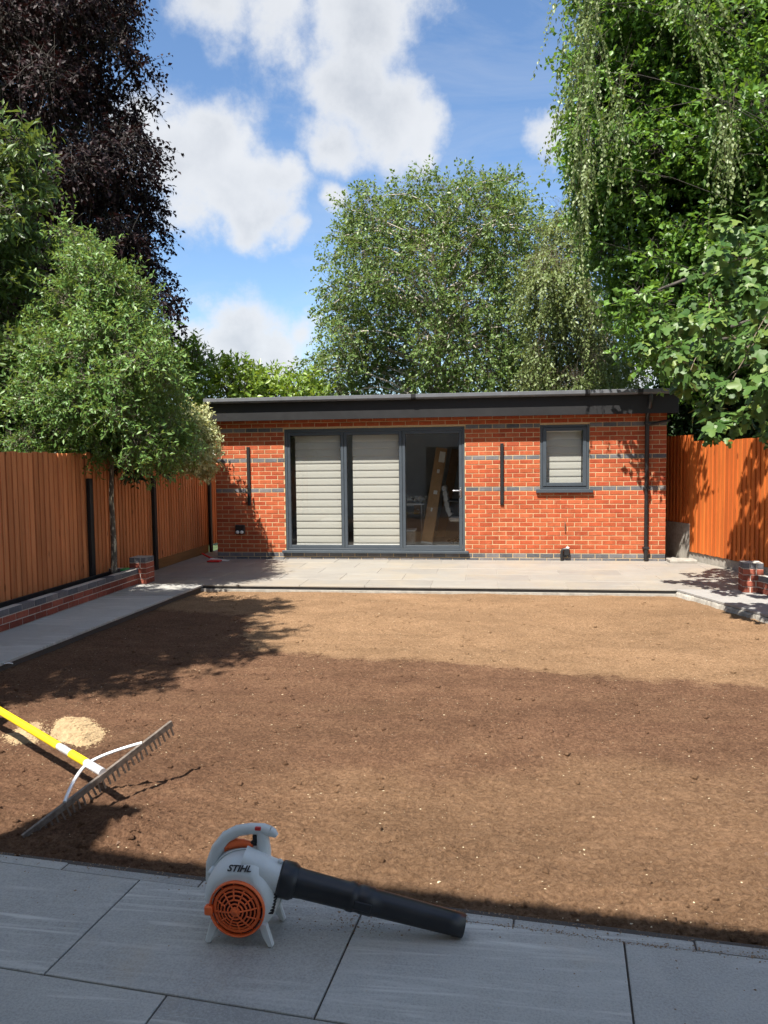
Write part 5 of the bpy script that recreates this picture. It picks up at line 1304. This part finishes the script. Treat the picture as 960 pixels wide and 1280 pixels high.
# fig tree with big lobed leaves, leaning over the right fence
def fig_leaf_geo():
    ang = [-90, -62, -35, -12, 12, 30, 50, 68, 90, 112, 130, 150, 168, 192, 215, 242]
    rad = [.28, .42, .40, .62, .74, .52, .50, .86, 1.0, .86, .50, .52, .74, .62, .40, .42]
    v = [(0, 0, 0)]
    for a, r in zip(ang, rad):
        a = math.radians(a); x, y = r * math.cos(a) * .58, r * math.sin(a) * .58 + .12
        v.append((x, y, .16 * abs(x) - .30 * (x * x + max(0, y) ** 2)))
    f = [(0, i, i % 16 + 1) for i in range(1, 17)]
    return np.array(v), np.array(f)
FV, FF = fig_leaf_geo()
rng = rg(101)
fig = empty('fig_tree', (4.6, 9.9, .0), 'fig tree with large lobed leaves leaning over the orange fence', 'tree')
poly = [(798, 440), (812, 404), (858, 372), (872, 312), (902, 270), (955, 248), (1090, 220), (1190, 300), (1190, 560), (1000, 562), (942, 552), (905, 556), (880, 542), (868, 505), (838, 478)]
C, Rr = clumps_from_outline(poly, 9.3, 1.35, 20, 120, rng, .35)
b = MB()
stems = [[(4.75, 9.9, -.2), (4.7, 9.85, 1.2), (4.3, 9.8, 2.2), (3.7, 9.6, 3.2), (3.2, 9.3, 4.2)], [(4.8, 9.8, -.2), (4.75, 9.5, 1.5), (4.5, 9.2, 2.8), (4.2, 8.9, 4.4)], [(4.8, 10.0, -.2), (4.6, 10.2, 1.5), (3.9, 10.2, 2.4), (3.2, 10.1, 3.0), (2.7, 10.0, 3.4)], [(4.8, 9.8, -.2), (4.9, 9.3, 1.5), (4.6, 8.5, 2.6), (4.0, 7.8, 3.4), (3.4, 7.3, 3.8)]]
allp = []
for s_ in stems: b.tube(s_, [.06 - .045 * i / (len(s_) - 1) for i in range(len(s_))], 10); allp += [np.array(s_[i]) + (np.array(s_[i + 1]) - np.array(s_[i])) * t for i in range(1, len(s_) - 1) for t in (0, .33, .66)]
allp = np.array(allp)
# an outlying bough nearer the camera whose shade falls on the path and soil
C2, R2 = clumps_from_outline([(872, 410), (905, 372), (960, 340), (1060, 340), (1060, 520), (960, 520), (905, 500)], 7.6, .35, 22, 16, rng, .3)
C = np.concatenate([C, C2]); Rr = np.concatenate([Rr, R2])
Lp = []; 
for c, r in list(zip(C, Rr))[::2]:
    p = allp[np.argmin(np.linalg.norm(allp - c, axis=1) + .5 * np.maximum(0, allp[:, 2] - c[2]))]; P = limb_path(p, c, rng, wob=.05); b.tube(P, [.010 - .006 * k / 5 for k in range(6)], 6)
b.build('trunk', 'bark', fig)
leaves = []
for c, r in zip(C, Rr):
    for k in range(29):
        d = unit(rng.normal(size=3)); p = c + d * r * (.5 + .6 * rng.random()) * np.array([1, 1, .85])
        leaves.append((p, d, rng.uniform(.10, .185)))
def leaf_frame(p, d):
    nrm = unit(np.array([0, 0, .75]) + .6 * d + rng.normal(size=3) * .38 + np.array([-.12, -.35, 0])); ax = unit(d + np.array([0, 0, -.55]) + rng.normal(size=3) * .4); ax = unit(ax - nrm * (ax @ nrm)); sx = np.cross(ax, nrm)
    return np.stack([sx, ax, nrm], 1)
order = sorted(range(len(leaves)), key=lambda i: -leaves[i][2] / np.linalg.norm(leaves[i][0] - CAMP) * (1.0 if (810 < proj(leaves[i][0])[0] < 955) else .1))
me = fast_mesh('leaf', FV, FF, 'leaf_fig', smooth=True)
ww = WL[fig.name]
for i in order[:300]:
    p, d, s_ = leaves[i]; Rm = leaf_frame(p, d); o = bpy.data.objects.new('leaf', me); COL.objects.link(o); o.parent = fig
    m4 = Matrix(((*(Rm[0] * s_), p[0] - ww[0]), (*(Rm[1] * s_), p[1] - ww[1]), (*(Rm[2] * s_), p[2] - ww[2]), (0, 0, 0, 1))); o.matrix_local = m4
VV = []; FFs = []; at_ = []
for n_, i in enumerate(order[300:]):
    p, d, s_ = leaves[i]; Rm = leaf_frame(p, d); VV.append(FV @ Rm.T * s_ + p - ww); FFs.append(FF + 17 * n_); at_.append(np.full(17, rng.random()))
o = link('crown', fast_mesh('crown', np.concatenate(VV), np.concatenate(FFs), 'leaf_fig_far', np.concatenate(at_), smooth=True), fig); o['kind'] = 'stuff'
